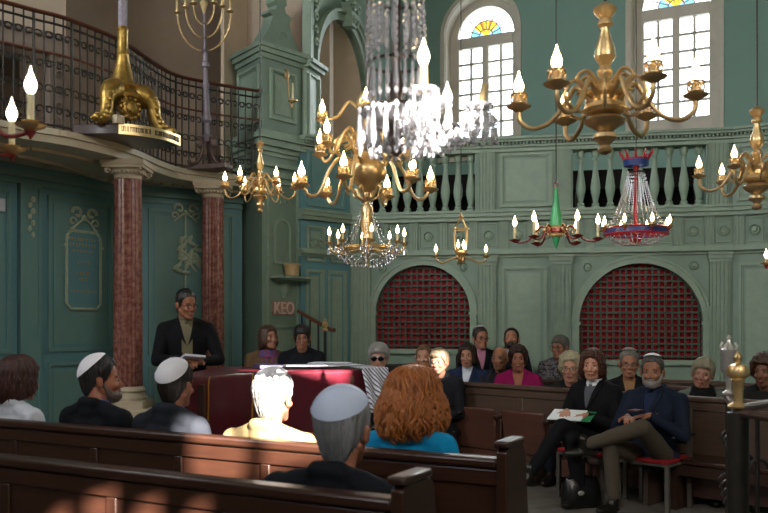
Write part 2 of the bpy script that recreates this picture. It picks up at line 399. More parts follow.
s = .08; k = 0
while s < Ls[-1]-.05:
    p, d = on_path(s); m = MB(); M = Matrix(((d.x, -d.y, 0, p.x), (d.y, d.x, 0, p.y), (0, 0, 1, 0), (0, 0, 0, 1)))
    m.tube([(0, 0, ZT), (0, 0, 4.28)], .013 if k % 4 == 0 else .008, 6, M=M)
    if k % 4:
        for f in (-1, 1):
            relief_scroll(m, (f*.045, 4.10), .045, f, 0, M, .007); relief_scroll(m, (f*.035, 3.84), .045, -f, 0, M, .007)
            relief_scroll(m, (f*.04, 3.62), .05, f, 0, M, .006); relief_scroll(m, (f*.04, 3.43), .045, -f, 0, M, .007)
    m.build('scroll_bar' if k % 4 else 'upright', IRON, rail); s += .09; k += 1

# ---------------------------------------------------------------- upper left: doorway and plaster behind the balcony
PD = Pl((-4.6, 7.4), pX(66, 8.75)); 
m = MB(); m.bb(-.8, PD.U(-12), -.2, 0, ZT, 9.6, PD.M); m.bb(PD.U(-12), PD.L, -.2, 0, 4.35, 9.6, PD.M)
m.bb(PD.U(54), PD.L, -.2, 0, ZT, 4.4, PD.M); struct('wall_balcony_left', m, PLASTER)
dr = MB()
for (a, b, c, e, d) in ((PD.U(48), PD.U(64), ZT, 4.33, .05), (PD.U(-20), PD.U(65), 4.25, 4.4, .07), (PD.U(-20), PD.U(66), 4.4, 4.44, .1)): dr.bb(a, b, -.05, d, c, e, PD.M)
for k in range(6): relief_scroll(dr, (PD.U(56), 3.4+.16*k), .05, (-1)**k, .06, PD.M, .01)
d_o = dr.build('door_1', mat('door_surround_plaster', '#85766a', .8, col2='#6f6258', vscale=12, bump=.3)); d_o['kind'] = 'structure'
m = MB(); m.bb(PD.U(-12), PD.U(54), -.9, -.85, ZT, 4.4, PD.M); m.bb(PD.U(-12), PD.U(54), -.95, -.2, 3.6, 3.65, PD.M); struct('wall_doorway', m, mat('doorway_plaster', '#6e5d50', .9))
PE = Pl((-5.8, 12.7), (-.75, 11.75)); m = MB(); m.bb(0, PE.L, -.2, 0, SO, 9.6, PE.M); struct('wall_balcony_back', m, PLASTER)
gm = MB(); gm.lathe([(.05, 0), (.06, .05), (.03, .1), (.035, .3), (.055, .34), (.03, .4), (.03, .9)], n=10)
g = tag(gm.build('gilded_post', GILT), 'gilded post in the top left corner behind the railing', 'post'); g.location = at(62, 24, 8.9)

# ---------------------------------------------------------------- columns
def column(name, x, y, r, label):
    t = thing(name, (x, y, 0), label=label, cat='column', group=None)
    m = MB(); m.bb(-.30, .30, -.28, .3, 0, .60); m.bb(-.34, .34, -.32, .32, .60, .68); m.build('pedestal', STONE, t, .01)
    m = MB(); m.bb(-r-.06, r+.06, -r-.06, r+.06, .68, .75); m.lathe([(r+.05, .75), (r+.055, .78), (r+.03, .81), (r+.015, .83), (r+.035, .85), (r+.02, .875), (r+.004, .89)], n=28); m.build('base', STONE, t)
    nfl = 20; n = nfl*4; vs = []; prof = [(.885, 1.0), (1.0, 1.0), (1.8, .99), (2.4, .955), (2.92, .93), (2.955, .93)]
    m = MB()
    for z, q in prof:
        for k in range(n): 
            rr_ = r*q*(1-.085*(.5+.5*math.cos(2*PI*k/4))); a = 2*PI*k/n; vs.append((rr_*math.cos(a), rr_*math.sin(a), z))
    fs = [(i*n+k, i*n+(k+1) % n, (i+1)*n+(k+1) % n, (i+1)*n+k) for i in range(len(prof)-1) for k in range(n)]
    m.add(vs, fs); m.build('fluted_shaft', MARBLE, t, sharp=15)
    m = MB(); m.lathe([(r*.94, 2.945), (r*.99, 2.955), (r*.95, 2.965), (r*.95, 2.99), (r*1.08, 3.0), (r*1.22, 3.03), (r*1.22, 3.05)], n=28)
    for k in range(24):
        a = 2*PI*k/24; m.ell((r*1.14*math.cos(a), r*1.14*math.sin(a), 3.012), (.018, .018, .018), 8, 6)
    for sx in (-1, 1):
        for sy in (-1, 1): relief_scroll(m, (0, 0), .03, 1, 0, Matrix.Translation((sx*r*1.12, sy*r*1.12, 3.015)) @ Matrix.Rotation(PI/4*sx*sy, 4, 'Z'), .013)
    m.bb(-r*1.4, r*1.4, -r*1.4, r*1.4, 3.045, 3.075); m.bb(-r*1.5, r*1.5, -r*1.5, r*1.5, 3.075, 3.125)
    m.build('capital', STONE, t)
column('marble_column', *pX(128, 8.5), .142, 'red marble fluted column nearest the camera, left of the standing man')
column('marble_column', *pX(213, 9.75), .128, 'red marble fluted column farther back, right of the standing man')

# ---------------------------------------------------------------- pier beside the balcony
a0 = Vector(pX(237, 10.75)); a1 = Vector(pX(262, 10.2)); a2 = Vector(pX(301, 10.7))
PP = Pl(a1, a2); PQ = Pl(a0, a1)
def pier_ring(mb, g, z0, z1):
    q = [(-g, 0), (1, 0)]
    A0 = PQ.M @ Vector((0, g, 0)); A1 = Vector((a1.x, a1.y, 0))+(PP.n+PQ.n).normalized()*g*1.1; A2 = PP.M @ Vector((PP.L+g*.6, g, 0))
    mb.prism([(A0.x, A0.y, z0), (A1.x, A1.y, z0), (A2.x, A2.y, z0), (A2.x+.05, 11.5, z0), (A0.x-.02, 11.6, z0)], (0, 0, z1-z0))
m = MB(); pier_ring(m, 0, 0, 3.9); struct('wall_pier', m, SAGE)
def pz(py): return EYE+(HY-py)*10.0/FPX
m = MB(); pier_ring(m, 0, 3.89, 4.85)
struct('trim_6', m, SAGE)
m = MB()
for g, z0_, z1_ in ((.03, 3.30, 3.36), (.05, 3.42, 3.47), (.02, 3.55, 3.6), (.05, 3.6, 3.66), (.10, 3.66, 3.74), (.14, 3.74, 3.80), (.10, 3.80, 3.84), (.03, 4.72, 4.78), (.07, 4.78, 4.84), (.10, 4.84, 4.89)): pier_ring(m, g, z0_, z1_)
struct('trim_7', m, SAGE2)
m = MB(); L = PP.L
panel(m, .12, L-.1, 4.0, 4.62, PP.M, .03, .03); panel(m, .05, PQ.L-.05, 3.95, 4.65, PQ.M, .03, .03)
panel(m, .10, L-.1, 1.02, 1.5, PP.M, .025, .02); frame_m(m, .06, L-.06, .95, 3.25, .03, 0, .03, PP.M)
u0_, u1_ = .2, L-.22; rr_ = (u1_-u0_)/2; zs_ = 2.66; arch_band(m, (u0_+u1_)/2, zs_, rr_, rr_+.025, 0, .03, PP.M, 16)
m.bb(u0_-.025, u0_, 0, .03, 2.28, zs_, PP.M); m.bb(u1_, u1_+.025, 0, .03, 2.28, zs_, PP.M); m.bb(u0_-.025, u1_+.025, 0, .03, 2.25, 2.28, PP.M)
relief_scroll(m, (L/2-.07, 3.0), .05, -1, .02, PP.M); relief_scroll(m, (L/2+.07, 3.0), .05, 1, .02, PP.M)
struct('trim_8', m, SAGE2)
# scrolled pediment on the pier (a shaped solid, the sides curving in to a finial)
prof = []; L2 = L*.47
sh = [(1, 0), (.98, .10), (.8, .2), (.62, .30), (.50, .42), (.42, .50), (.62, .52), (.62, .56), (.28, .60), (.2, .68), (.34, .72), (.3, .80), (.1, .84)]
cu = L*.5; pts = [(cu-a*L2, -.18, 4.88+b*.8) for a, b in sh]+[(cu+a*L2, -.18, 4.88+b*.8) for a, b in reversed(sh)]
m = MB(); m.prism(pts, (0, .16, 0), PP.M); relief_scroll(m, (cu, 5.05), .08, 1, .0, PP.M); struct('trim_9', m, SAGE)
# upper plaster behind the pier
m = MB(); m.prism([(a0.x-.1, 11.4, 4.8), (-.99, 10.8, 4.8), (-.99, 11.6, 4.8), (a0.x-.1, 12.0, 4.8)], (0, 0, 4.8)); struct('wall_pier_upper', m, PLASTER)
# wall candle
sc = thing('wall_sconce', label='small brass wall sconce with a white candle on the green pier', cat='sconce'); M = PP.M @ Matrix.Translation((PP.U(286), 0, PP.Z(286, 75)))
m = MB(); m.lathe([(.055, -.0), (.055, .02), (.04, .03), (.02, .035)], n=16, M=M @ Matrix.Rotation(-PI/2, 4, 'X') @ Matrix.Diagonal((.75, 1.2, 1, 1))); m.build('back_plate', BRASSDK, sc)
m = MB(); m.tube(spline([(0, .03, -.02), (0, .06, -.3), (0, .10, -.42), (0, .12, -.36)]), .009, 6, M=M); m.build('bracket', BRASSDK, sc)
m = MB(); m.lathe([(.015, -.36), (.06, -.345), (.062, -.33), (.02, -.325), (.02, -.31)], c=(0, .12, 0), n=14, M=M); m.build('drip_pan', BRASSDK, sc)
m = MB(); m.lathe([(.014, -.32), (.013, -.13), (.004, -.12)], c=(0, .12, 0), n=10, M=M); m.build('candle', IVORY, sc)
m = MB(); m.bb(-.03, .03, 0, .035, 0, .09, PE.M @ Matrix.Translation((PE.U(270.5), 0, PE.Z(270.5, 14)))); 
tag(m.build('alarm_box', PAPER, bevel=.01), 'small white box on the plaster above the green pier', 'box')
m.v = [(v[0], v[1], v[2]) for v in m.v]
# shelf with pot and lettered relief
sh_ = thing('wall_bracket_shelf', label='carved green bracket shelf on the pier under a glazed pot', cat='shelf'); zsh = PP.Z(284, 277)
m = MB(); m.bb(PP.U(268), PP.U(299), 0, .24, zsh-.03, zsh, PP.M); m.bb(PP.U(271), PP.U(297), 0, .2, zsh-.05, zsh-.03, PP.M); m.build('board', SAGE2, sh_, .004)
m = MB(); m.lathe([(.02, -.27), (.035, -.25), (.02, -.23), (.04, -.2), (.06, -.16), (.07, -.08), (.13, -.05)], c=(PP.U(284), .0, zsh), n=14, M=PP.M); m.build('bracket', SAGE2, sh_)
m = MB(); m.lathe([(.06, 0), (.08, .01), (.092, .08), (.094, .13), (.105, .135), (.105, .16), (.09, .16), (.085, .13)], n=20); p = PP.M @ Vector((PP.U(285), .12, zsh))
o = tag(m.build('flower_pot', POT), 'tan glazed pot standing on the pier shelf', 'pot'); o.location = p
kp = thing('lettered_relief', label='pink stone block with raised letters fixed to the pier below the shelf', cat='plaque')
PINK = mat('pink_stone', '#b58d84', .7, col2='#8f6a62', vscale=20); zk = PP.Z(283, 315); zk1 = PP.Z(283, 301)
m = MB(); m.bb(PP.U(272), PP.U(293), 0, .02, zk, zk1, PP.M); m.build('backing', PINK, kp)
fc = bpy.data.curves.new('letters', 'FONT'); fc.body = 'KEO'; fc.size = (zk1-zk)*1.25; fc.extrude = .012; fc.align_x = 'CENTER'
fo = bpy.data.objects.new('letters_tmp', fc); COL.objects.link(fo); dg = bpy.context.evaluated_depsgraph_get(); fm = bpy.data.meshes.new_from_object(fo.evaluated_get(dg)); bpy.data.objects.remove(fo)
xs_ = [v.co.x for v in fm.vertices]; k_ = (PP.U(292)-PP.U(273))/(max(xs_)-min(xs_)); mx_ = (max(xs_)+min(xs_))/2
fm.transform(PP.M @ Matrix.Translation(((PP.U(272)+PP.U(293))/2, .03, zk+.012)) @ Matrix.Rotation(PI/2, 4, 'X') @ Matrix.Diagonal((k_, 1, -1, 1)) @ Matrix.Translation((-mx_, 0, 0)))
link('letters', fm, mat('relief_letters', '#d8bfae', .7), kp)

# ---------------------------------------------------------------- slanted bay and the two far walls with parapet
pb0 = Vector(pX(301, 10.6)); c1 = Vector(pX(350, 11.15)); c2 = Vector(pX(498, 10.8)); c3 = Vector(pX(733, 10.25)); c4 = Vector((6.6, 8.9))
PG = Pl(pb0, c1); F1 = Pl(c1, c2); F2 = Pl(c2, c3); F3 = Pl(c3, c4)
Z_CT, Z_CB, Z_LT, Z_LB, Z_FB, Z_AB = 3.86, 3.74, 2.95, 2.82, 2.46, 2.38
arch1 = (F1.U(422.5), F1.U(470)-F1.U(422.5), 1.66, 1.19); arch2 = (F2.U(640), (F2.U(702)-F2.U(578.5))/2, 1.53, 1.07)
m = MB(); m.bb(0, PG.L, -.2, 0, 0, Z_CT, PG.M); struct('wall_bay', m, TEAL)
for i, (P, ar, nm) in enumerate(((F1, arch1, 'wall_far_left'), (F2, arch2, 'wall_far_middle'))):
    m = MB(); arched_wall(m, 0, P.L, 0, Z_LB, ar[0], ar[1], ar[2], ar[3], .12, P.M); struct(nm, m, SAGE)
    g = thing('lattice_grille', label=('dark lattice grille over red cloth in the smaller left arch', 'dark lattice grille over red cloth in the larger right arch')[i], cat='grille')
    uc, r, zs_, zb = ar; m = MB(); m.bb(uc-r-.05, uc+r+.05, -.14, -.12, zb-.05, zs_+r+.05, P.M); m.build('red_cloth', REDCLOTH, g)
    m = MB(); st = .0775; k = -int(r/st)
    while k*st < r:
        du = k*st
        if abs(du) < r: m.bb(uc+du-.011, uc+du+.011, -.09, -.072, zb, zs_+math.sqrt(r*r-du*du), P.M)
        k += 1
    z = zb+.04
    while z < zs_+r:
        h = r if z < zs_ else math.sqrt(max(r*r-(z-zs_)**2, 0)); m.bb(uc-h, uc+h, -.08, -.06, z-.011, z+.011, P.M); z += st
    m.build('lattice', LATTICE, g)
    m = MB(); w_ = .085; arch_band(m, uc, zs_, r, r+w_, -.02, .03, P.M); arch_band(m, uc, zs_, r+w_-.02, r+w_+.01, 0, .045, P.M)
    for f in (-1, 1):
        a, b = sorted((uc+f*r, uc+f*(r+w_))); m.bb(a, b, -.02, .03, 0, zs_, P.M); m.bb(a-.015, b+.015, -.02, .05, zs_-.03, zs_+.01, P.M)
        rosette(m, uc+f*(r*.86), zs_+r*.95, .055, 0, P.M)
    m.bb(uc-r-.02, uc+r+.02, -.1, .05, zb-.06, zb, P.M); struct('trim_%d' % (10+i), m, SAGE2)
m = MB(); m.bb(0, F3.L, -.2, 0, 0, Z_LB, F3.M); struct('wall_far_right', m, SAGE)
# fluted pilasters, panels, frieze, parapet
def pil(mb, P, a, b, z0, z1, cap=True, n=5):
    u0, u1 = P.U(a), P.U(b); flutes(mb, u0, u1, z0, z1-.12 if cap else z1, .05, n, P.M)
    if cap: mb.bb(u0-.01, u1+.01, 0, .06, z1-.12, z1-.08, P.M); mb.bb(u0-.02, u1+.02, 0, .08, z1-.08, z1-.03, P.M); mb.bb(u0-.03, u1+.03, 0, .1, z1-.03, z1, P.M)
m = MB(); pil(m, F1, 352, 371, 0, Z_AB); pil(m, F1, 478, 496, 0, Z_AB); pil(m, F2, 551, 571, 0, Z_AB); pil(m, F2, 709, 729, 0, Z_AB); struct('trim_12', m, SAGE2)
m = MB(); panel(m, F2.U(502), F2.U(547), .9, 2.24, F2.M, .03, .03); panel(m, F3.U(739), F3.U(739)+.9, .9, 2.24, F3.M, .03, .03); panel(m, PG.U(327), PG.U(346), .3, 2.2, PG.M, .03, .03)
panel(m, PG.U(305), PG.U(323), .3, 2.2, PG.M, .03, .03); panel(m, PG.U(306), PG.U(324), 2.3, 2.75, PG.M, .025, .03); panel(m, PG.U(330), PG.U(347), 2.3, 2.75, PG.M, .025, .03)
carve_knots(m, PG.U(315), 2.54, .08, PG.M, .03)
struct('trim_13', m, SAGE2)
m = MB(); panel(m, PG.U(306), PG.U(344), 3.0, 3.7, PG.M, .03, .03); struct('trim_14', m, TEAL2)
fr = MB(); lg = MB(); co = MB()
for P, blocks in ((PG, False), (F1, True), (F2, True), (F3, True)):
    e = .03
    lg.bb(-e, P.L+e, -.2, .06, Z_LB, Z_LB+.05, P.M); lg.bb(-e, P.L+e, -.2, .09, Z_LB+.05, Z_LT-.03, P.M); lg.bb(-e, P.L+e, -.2, .11, Z_LT-.03, Z_LT, P.M)
    lg.bb(-e, P.L+e, -.05, .05, Z_FB-.04, Z_FB, P.M); lg.bb(-e, P.L+e, -.05, .08, Z_FB-.065, Z_FB-.03, P.M); lg.bb(-e, P.L+e, -.05, .03, Z_AB-.02, Z_FB-.06, P.M)
    co.bb(-e, P.L+e, -.24, .06, Z_CB, Z_CB+.035, P.M); co.bb(-e, P.L+e, -.28, .12, Z_CB+.06, Z_CT-.02, P.M); co.bb(-e, P.L+e, -.3, .15, Z_CT-.03, Z_CT, P.M)
    co.bb(-e, P.L+e, -.22, .03, Z_CB-.05, Z_CB, P.M)
    for k in range(int(P.L/.045)): co.bb(.045*k, .045*k+.025, 0, .09, Z_CB+.03, Z_CB+.065, P.M)
    if blocks:
        n_ = max(1, round(P.L/.36)); st = P.L/n_
        for k in range(n_):
            flutes(fr, st*k+.02, st*k+.13, Z_FB, Z_LB, .04, 3, P.M); frame_m(fr, st*k+.15, st*(k+1)-.01, Z_FB+.04, Z_LB-.03, .012, 0, .015, P.M)
            rosette(fr, st*k+.14+(st-.14)/2, (Z_FB+Z_LB)/2, .065, 0, P.M)
struct('trim_15', fr, SAGE2); struct('trim_16', lg, SAGE2); struct('trim_17', co, SAGE2)
# parapet: solid parts and balusters
m = MB(); m2 = MB()
for P, a, b in ((F1, 475, 498), (F2, 498, 573), (F2, 706, 733)):
    m.bb(P.U(a), P.U(b), -.2, 0, Z_LT-.01, Z_CB, P.M)
m.bb(0, F3.L, -.2, 0, Z_LT-.01, Z_CB, F3.M); m.bb(F1.U(350), F1.U(362), -.2, 0, Z_LT-.01, Z_CB, F1.M)
struct('wall_parapet', m, SAGE)
pil(m2, F1, 479, 495, Z_LT, Z_CB-.04, False); pil(m2, F2, 557, 571, Z_LT, Z_CB-.04, False, 4); pil(m2, F2, 708, 728, Z_LT, Z_CB-.04, False)
panel(m2, F2.U(500), F2.U(552), Z_LT+.04, Z_CB-.07, F2.M, .03, .03); panel(m2, F3.U(737), F3.U(737)+.75, Z_LT+.04, Z_CB-.07, F3.M, .03, .03)
struct('trim_18', m2, SAGE2)
bal = [(.055, 0), (.055, .04), (.04, .05), (.045, .07), (.03, .09), (.036, .13), (.056, .22), (.06, .28), (.052, .36), (.036, .46), (.028, .55), (.027, .62), (.04, .64), (.03, .66), (.045, .69), (.05, .70), (.05, .76)]
bm_ = MB(); bm_.lathe(bal, n=16); bme = None
hh = (Z_CB-.05)-Z_LT
def balusters(P, a, b, n, side):
    global bme
    for k in range(n):
        px = a+(b-a)*k/(n-1)
        if bme is None: o = bm_.build('baluster', SAGE2); bme = o.data; 
        else: o = link('baluster', bme, None)
        o.location = P.M @ Vector((P.U(px), -.1, Z_LT)); o.scale = (1, 1, hh/.76)
        tag(o, 'turned green wooden baluster in the gallery opening above the %s red arch' % side, 'baluster', 'balusters above the %s arch' % side)
balusters(F2, 581, 700, 9, 'larger right'); balusters(F1, 368, 470, 9, 'smaller left')
# gallery floor
m = MB(); m.prism([(pb0.x, pb0.y+.25, Z_LT-.12), (c1.x, c1.y+.22, Z_LT-.12), (c2.x, c2.y+.22, Z_LT-.12), (c3.x, c3.y+.22, Z_LT-.12), (c4.x, c4.y+.2, Z_LT-.12), (8.2, 11, Z_LT-.12), (.3, 15, Z_LT-.12), (-.9, 12, Z_LT-.12)], (0, 0, .1)); struct('trim_19', m, mat('gallery_floor_wood', '#30261f', .7))

# ---------------------------------------------------------------- upper walls: arch bay and window wall
A = Vector((-1.03, 10.72)); B = Vector(pX(372, 13.0)); Cc = Vector((.32, 14.45)); W0 = Vector(pX(482, 13.8)); W1 = Vector(pX(675, 12.5))
dw = (W1-W0).normalized(); Cc = W0-dw*1.35; Dd = W0+dw*7
PH = Pl(A, B); PI2 = Pl(B, Cc); PW = Pl(Cc, Dd)
ua, ub = PH.U(316), PH.U(366); r = (ub-ua)/2; zs_ = 4.85
m = MB(); arched_wall(m, 0, PH.L, 2.8, 9.6, (ua+ub)/2, r, zs_, 3.0, .07, PH.M); struct('wall_arch_bay', m, SAGE)
m = MB(); m.bb(-.3, PH.L+.9, -1.0, -.95, 2.8, 9.6, PH.M); uc_ = (ua+ub)/2; arch_band(m, uc_, zs_, r+.005, r+.05, -.95, -.07, PH.M); m.bb(ua-.05, ua-.005, -.95, -.07, 3, zs_, PH.M); m.bb(ub+.005, ub+.05, -.95, -.07, 3, zs_, PH.M); struct('wall_niche', m, mat('niche_plaster', '#cdbca4', .9, col2='#bba992', vscale=2))
m = MB(); uc = (ua+ub)/2
arch_band(m, uc, zs_, r, r+.1, -.05, .05, PH.M); arch_band(m, uc, zs_, r+.1, r+.14, -.05, .09, PH.M); arch_band(m, uc, zs_, r+.3, r+.36, -.02, .05, PH.M)
m.bb(0, ua, 0, .06, 3.8, zs_-.1, PH.M); m.bb(-.02, ua+.02, 0, .12, zs_-.1, zs_-.05, PH.M); m.bb(-.02, ua+.04, 0, .16, zs_-.05, zs_, PH.M); frame_m(m, .04, ua-.04, 3.9, zs_-.16, .025, 0, .09, PH.M)
m.bb(ub, PH.L, 0, .06, 3, zs_-.1, PH.M); m.bb(ub-.04, PH.L, 0, .16, zs_-.1, zs_, PH.M)
m.bb(0, .08, 0, .12, zs_, 9.6, PH.M)
Q = PH.M @ Matrix.Translation((uc+.05, .12, zs_+r+.1)); m.prism([(-.08, -.1, -.16), (.08, -.1, -.16), (.14, -.1, .16), (-.14, -.1, .16)], (0, .14, 0), Q)
for f in (-1, 1): relief_scroll(m, (f*.08, .1), .08, f, .06, Q, .03); relief_scroll(m, (f*.05, -.08), .06, -f, .06, Q, .025)
for k in range(7): relief_scroll(m, (.16, 5.1+.16*k), .06, (-1)**k, .12, PH.M, .02)
struct('trim_20', m, SAGE2)
m = MB(); m.bb(0, PI2.L, -.2, 0, 2.8, 9.6, PI2.M); struct('wall_gallery_corner', m, GREENW)
# window wall
def win(i, P, pc, px0, px1, zb, zt, zf, rf, dep=.28):
    uc = P.U(pc); hw = rf+.10; 
    return uc, hw
def wz(P, px, py): return P.Z(px, py)
specs = []
for pc, xl, xr in ((481, 453.5, 507.5), (674.5, 640.5, 708)):
    uc = (PW.U(xl)+PW.U(xr))/2; hw = (PW.U(xr)-PW.U(xl))/2; specs.append((uc, hw))
hw = sum(s_[1] for s_ in specs)/2
zb, zt, zf = 4.60, 6.10, 6.28
bounds = [0, (specs[0][0]+specs[1][0])/2, PW.L]
WD = .30
for i, (uc, _) in enumerate(specs):
    R_ = hw+.17; m = MB(); arched_wall(m, bounds[i], bounds[i+1], 2.8, 9.6, uc, R_, zf, zb-.35, WD, PW.M); struct('wall_window_%s' % ('left', 'right')[i], m, GREENW)
    wn = thing('window_%d' % (i+1)); wn['kind'] = 'structure'
    m = MB(); arch_band(m, uc, zf, R_-.02, R_+.05, -.02, .03, PW.M); 
    for f in (-1, 1): a, b = sorted((uc+f*(R_-.02), uc+f*(R_+.05))); m.bb(a, b, -.02, .03, zb-.4, zf, PW.M)
    arch_band(m, uc, zf, R_-.03, R_+.001, -WD, -.01, PW.M)
    for f in (-1, 1): a, b = sorted((uc+f*(R_-.03), uc+f*R_)); m.bb(a, b, -WD, -.01, zb-.35, zf, PW.M)
    m.bb(uc-R_-.08, uc+R_+.08, -WD, .06, zb-.42, zb-.35, PW.M)
    m.build('window_casing', CASING, wn)
    d0, d1 = -WD-.02, -WD+.04; m = MB(); arch_band(m, uc, zf, hw+.02, R_, d0, d1, PW.M)
    for f in (-1, 1): a, b = sorted((uc+f*(hw), uc+f*R_)); m.bb(a, b, d0, d1, zb-.35, zf, PW.M)
    m.bb(uc-hw, uc+hw, d0, d1+.03, zt, zf, PW.M); m.bb(uc-.05, uc+.05, d0, d1+.01, zb-.35, zt, PW.M); m.bb(uc-hw, uc+hw, d0, d1+.01, zb-.35, zb, PW.M)
    for f in (-1, 1):
        a, b = (uc-hw, uc-.05) if f < 0 else (uc+.05, uc+hw); m.bb((a+b)/2-.019, (a+b)/2+.019, d0, d1-.02, zb, zt, PW.M)
        for k in range(1, 6): z = zb+(zt-zb)*k/6; m.bb(a, b, d0, d1-.02, z-.017, z+.017, PW.M)
    for k in range(1, 8):
        a = PI*k/8; 
        m.tube([(uc-.12*math.cos(a), -WD, zf+.12*math.sin(a)), (uc-hw*math.cos(a), -WD, zf+hw*math.sin(a))], .012, 6, M=PW.M)
    for rr_ in (.12, hw*.56): m.tube([(uc-rr_*math.cos(PI*k/20), -WD, zf+rr_*math.sin(PI*k/20)) for k in range(21)], .012, 6, M=PW.M)
    m.build('glazing_bars', CASING, wn)
    m = MB(); m.bb(uc-hw, uc+hw, -WD-.012, -WD-.008, zb, zt, PW.M); m.build('clear_pane', GLASS, wn)
    def fan(a0, a1, r0, r1, mt, nm):
        q = MB(); n_ = 6
        for k in range(n_):
            t0 = PI*(a0+(a1-a0)*k/n_)/8; t1 = PI*(a0+(a1-a0)*(k+1)/n_)/8
            q.add([(uc-r_*math.cos(t), -WD-.01, zf+r_*math.sin(t)) for t, r_ in ((t0, r0), (t1, r0), (t1, r1), (t0, r1))], [(0, 1, 2, 3)], PW.M)
        q.build(nm, mt, wn)
    fan(0, 8, hw*.56, hw+.02, GLASS, 'clear_fan_pane')
    fan(0, 1.6, .02, hw*.56, BGLASS, 'blue_fan_pane'); fan(6.4, 8, .02, hw*.56, BGLASS, 'blue_fan_pane')
    fan(1.6, 3, .02, hw*.56, YGLASS, 'yellow_fan_pane'); fan(5, 6.4, .02, hw*.56, YGLASS, 'yellow_fan_pane'); fan(3, 3.5, .02, hw*.56, OGLASS, 'amber_fan_pane'); fan(4.5, 5, .02, hw*.56, OGLASS, 'amber_fan_pane'); fan(3.5, 4.5, .02, hw*.56, YGLASS, 'yellow_fan_pane')
# ================================================================ benches
def bench(P, label, H, stile_px, endcap, wood, seatside, length=None, seat_z=.42, group=None, a=0):
    L = length or P.L; t = thing('bench', label=label, cat='bench', group=group); sg = seatside
    m = MB(); m.bb(a, L, -.018, .018, .06, H-.05, P.M); m.build('back_panel', wood, t)
    m = MB(); m.bb(a, L, -.045, .045, H-.045, H, P.M); m.build('cap_rail', wood, t, .014)
    m = MB(); m.bb(a, L, -.03, .03, H-.12, H-.05, P.M); m.build('top_rail', wood, t, .006)
    m = MB(); m.bb(a, L, -.03, .03, .06, .2, P.M); m.build('bottom_rail', wood, t, .006)
    for u in stile_px:
        m = MB(); m.bb(u-.028, u+.028, -.03, .03, .2, H-.12, P.M); m.build('stile', wood, t, .006)
    if seat_z:
        m = MB(); y0, y1 = sorted((sg*.02, sg*.44)); m.bb(a, L, y0, y1, seat_z-.035, seat_z, P.M); m.build('seat', wood, t, .008)
        m = MB(); y0, y1 = sorted((sg*.36, sg*.39)); m.bb(a, L, y0, y1, seat_z-.12, seat_z-.035, P.M); m.build('apron', wood, t)
    n = 3
    for k in range(n+1):
        u = a+.03+(L-a-.06)*k/n; m = MB(); y0, y1 = sorted((0, sg*.40)); m.bb(u-.02, u+.02, y0, y1, 0, (seat_z or .3)-.03, P.M); m.build('leg', wood, t)
    if endcap:
        m = MB(); y0, y1 = sorted((-sg*.05, sg*.44)); e = H+.05
        m.prism([(L, -sg*.05, 0), (L, -sg*.05, e-.02), (L, -sg*.02, e), (L, sg*.16, e), (L, sg*.20, e-.05), (L, sg*.24, .62), (L, sg*.46, .58), (L, sg*.46, 0)], (.05, 0, 0), P.M); m.build('end_panel', wood, t, .006)
        m = MB(); y0, y1 = sorted((-sg*.06, sg*.16)); m.bb(L-.01, L+.06, y0, y1, e, e+.03, P.M); m.build('end_cap', wood, t, .01)
    return t
bdir = Vector((.881, -.473))
HB = .92
def line_bench(base, px):
    k = (px-CX)/FPX; t = (k*base.y-base.x)/(bdir.x-k*bdir.y); return base+bdir*t
bA = Vector((-.163, 4.07)); bB = Vector((-.118, 2.95))
PN1 = Pl(line_bench(bA, -40), line_bench(bA, 500)); PN2 = Pl(line_bench(bB, -60), line_bench(bB, 397))
bench(PN1, 'long dark pew with a raised end panel, behind the row of people in skullcaps', HB, [PN1.U(x) for x in (17, 97, 181, 268, 352, 430)], True, WOOD, -1)
bench(PN2, 'dark pew nearest the camera, cut off by the bottom of the photo', HB, [PN2.U(x) for x in (10, 116, 232, 335)], True, WOOD, -1)
HR = .90
r0 = Vector(pX(458, 9.03)); r1 = Vector(pX(739, 6.9)); rd = (r1-r0).normalized(); rn = Vector((-rd.y, rd.x)); rn = -rn if rn.dot(-r0) < 0 else rn    # towards the sitters' front
PR1 = Pl(r0, r1+rd*.6)
b1 = bench(PR1, 'high backed brown pew with tip-up seats, behind the two seated people at right', HR, [.0, PR1.U(522), PR1.U(600), PR1.U(684)], False, WOOD2, 1, seat_z=None)
m = MB(); m.bb(0, PR1.L, .02, .14, .08, .24, PR1.M); m.build('lower_rail', WOOD3, b1, .006)
def tip_seat(pa, pb, i):
    ua, ub = PR1.U(pa), PR1.U(pb)
    m = MB(); M = PR1.M @ Matrix.Translation((0, .12, .25)) @ Matrix.Rotation(R(-8), 4, 'X')
    m.bb(ua, ub, 0, .035, 0, .42, M); s_ = m.build('tip_up_seat', WOOD3, b1, .012)
    m = MB(); m.bb(ub+.02, ub+.08, .0, .2, .1, .58, PR1.M); m.bb(ub+.015, ub+.085, .0, .26, .58, .61, PR1.M); m.build('arm_rest', WOOD, b1, .01)
tip_seat(463, 507, 0); tip_seat(514, 556, 1)
ua = PR1.U(690); m = MB(); m.bb(ua, PR1.L, .02, .40, .38, .42, PR1.M); m.bb(ua, PR1.L, .34, .38, .28, .38, PR1.M); m.build('seat', WOOD, b1, .01)
for u in (ua+.02, PR1.L-.1): m = MB(); m.bb(u, u+.05, .0, .38, 0, .38, PR1.M); m.build('leg', WOOD, b1)
s0 = r0-rn*1.02; s1 = r1-rn*1.02
PR2 = Pl(s0-rd*.15, s1+rd*.8)
bench(PR2, 'brown pew behind the woman in magenta, second row from the far wall', HR, [.5, 1.4, 2.3], False, WOOD2, 1)
PR3 = Pl(s0-rn*.92+rd*.9, s1-rn*.92+rd*.6)
bench(PR3, 'rear brown pew along the far wall under the larger red arch', HR, [.5, 1.4, 2.0], False, WOOD2, 1)
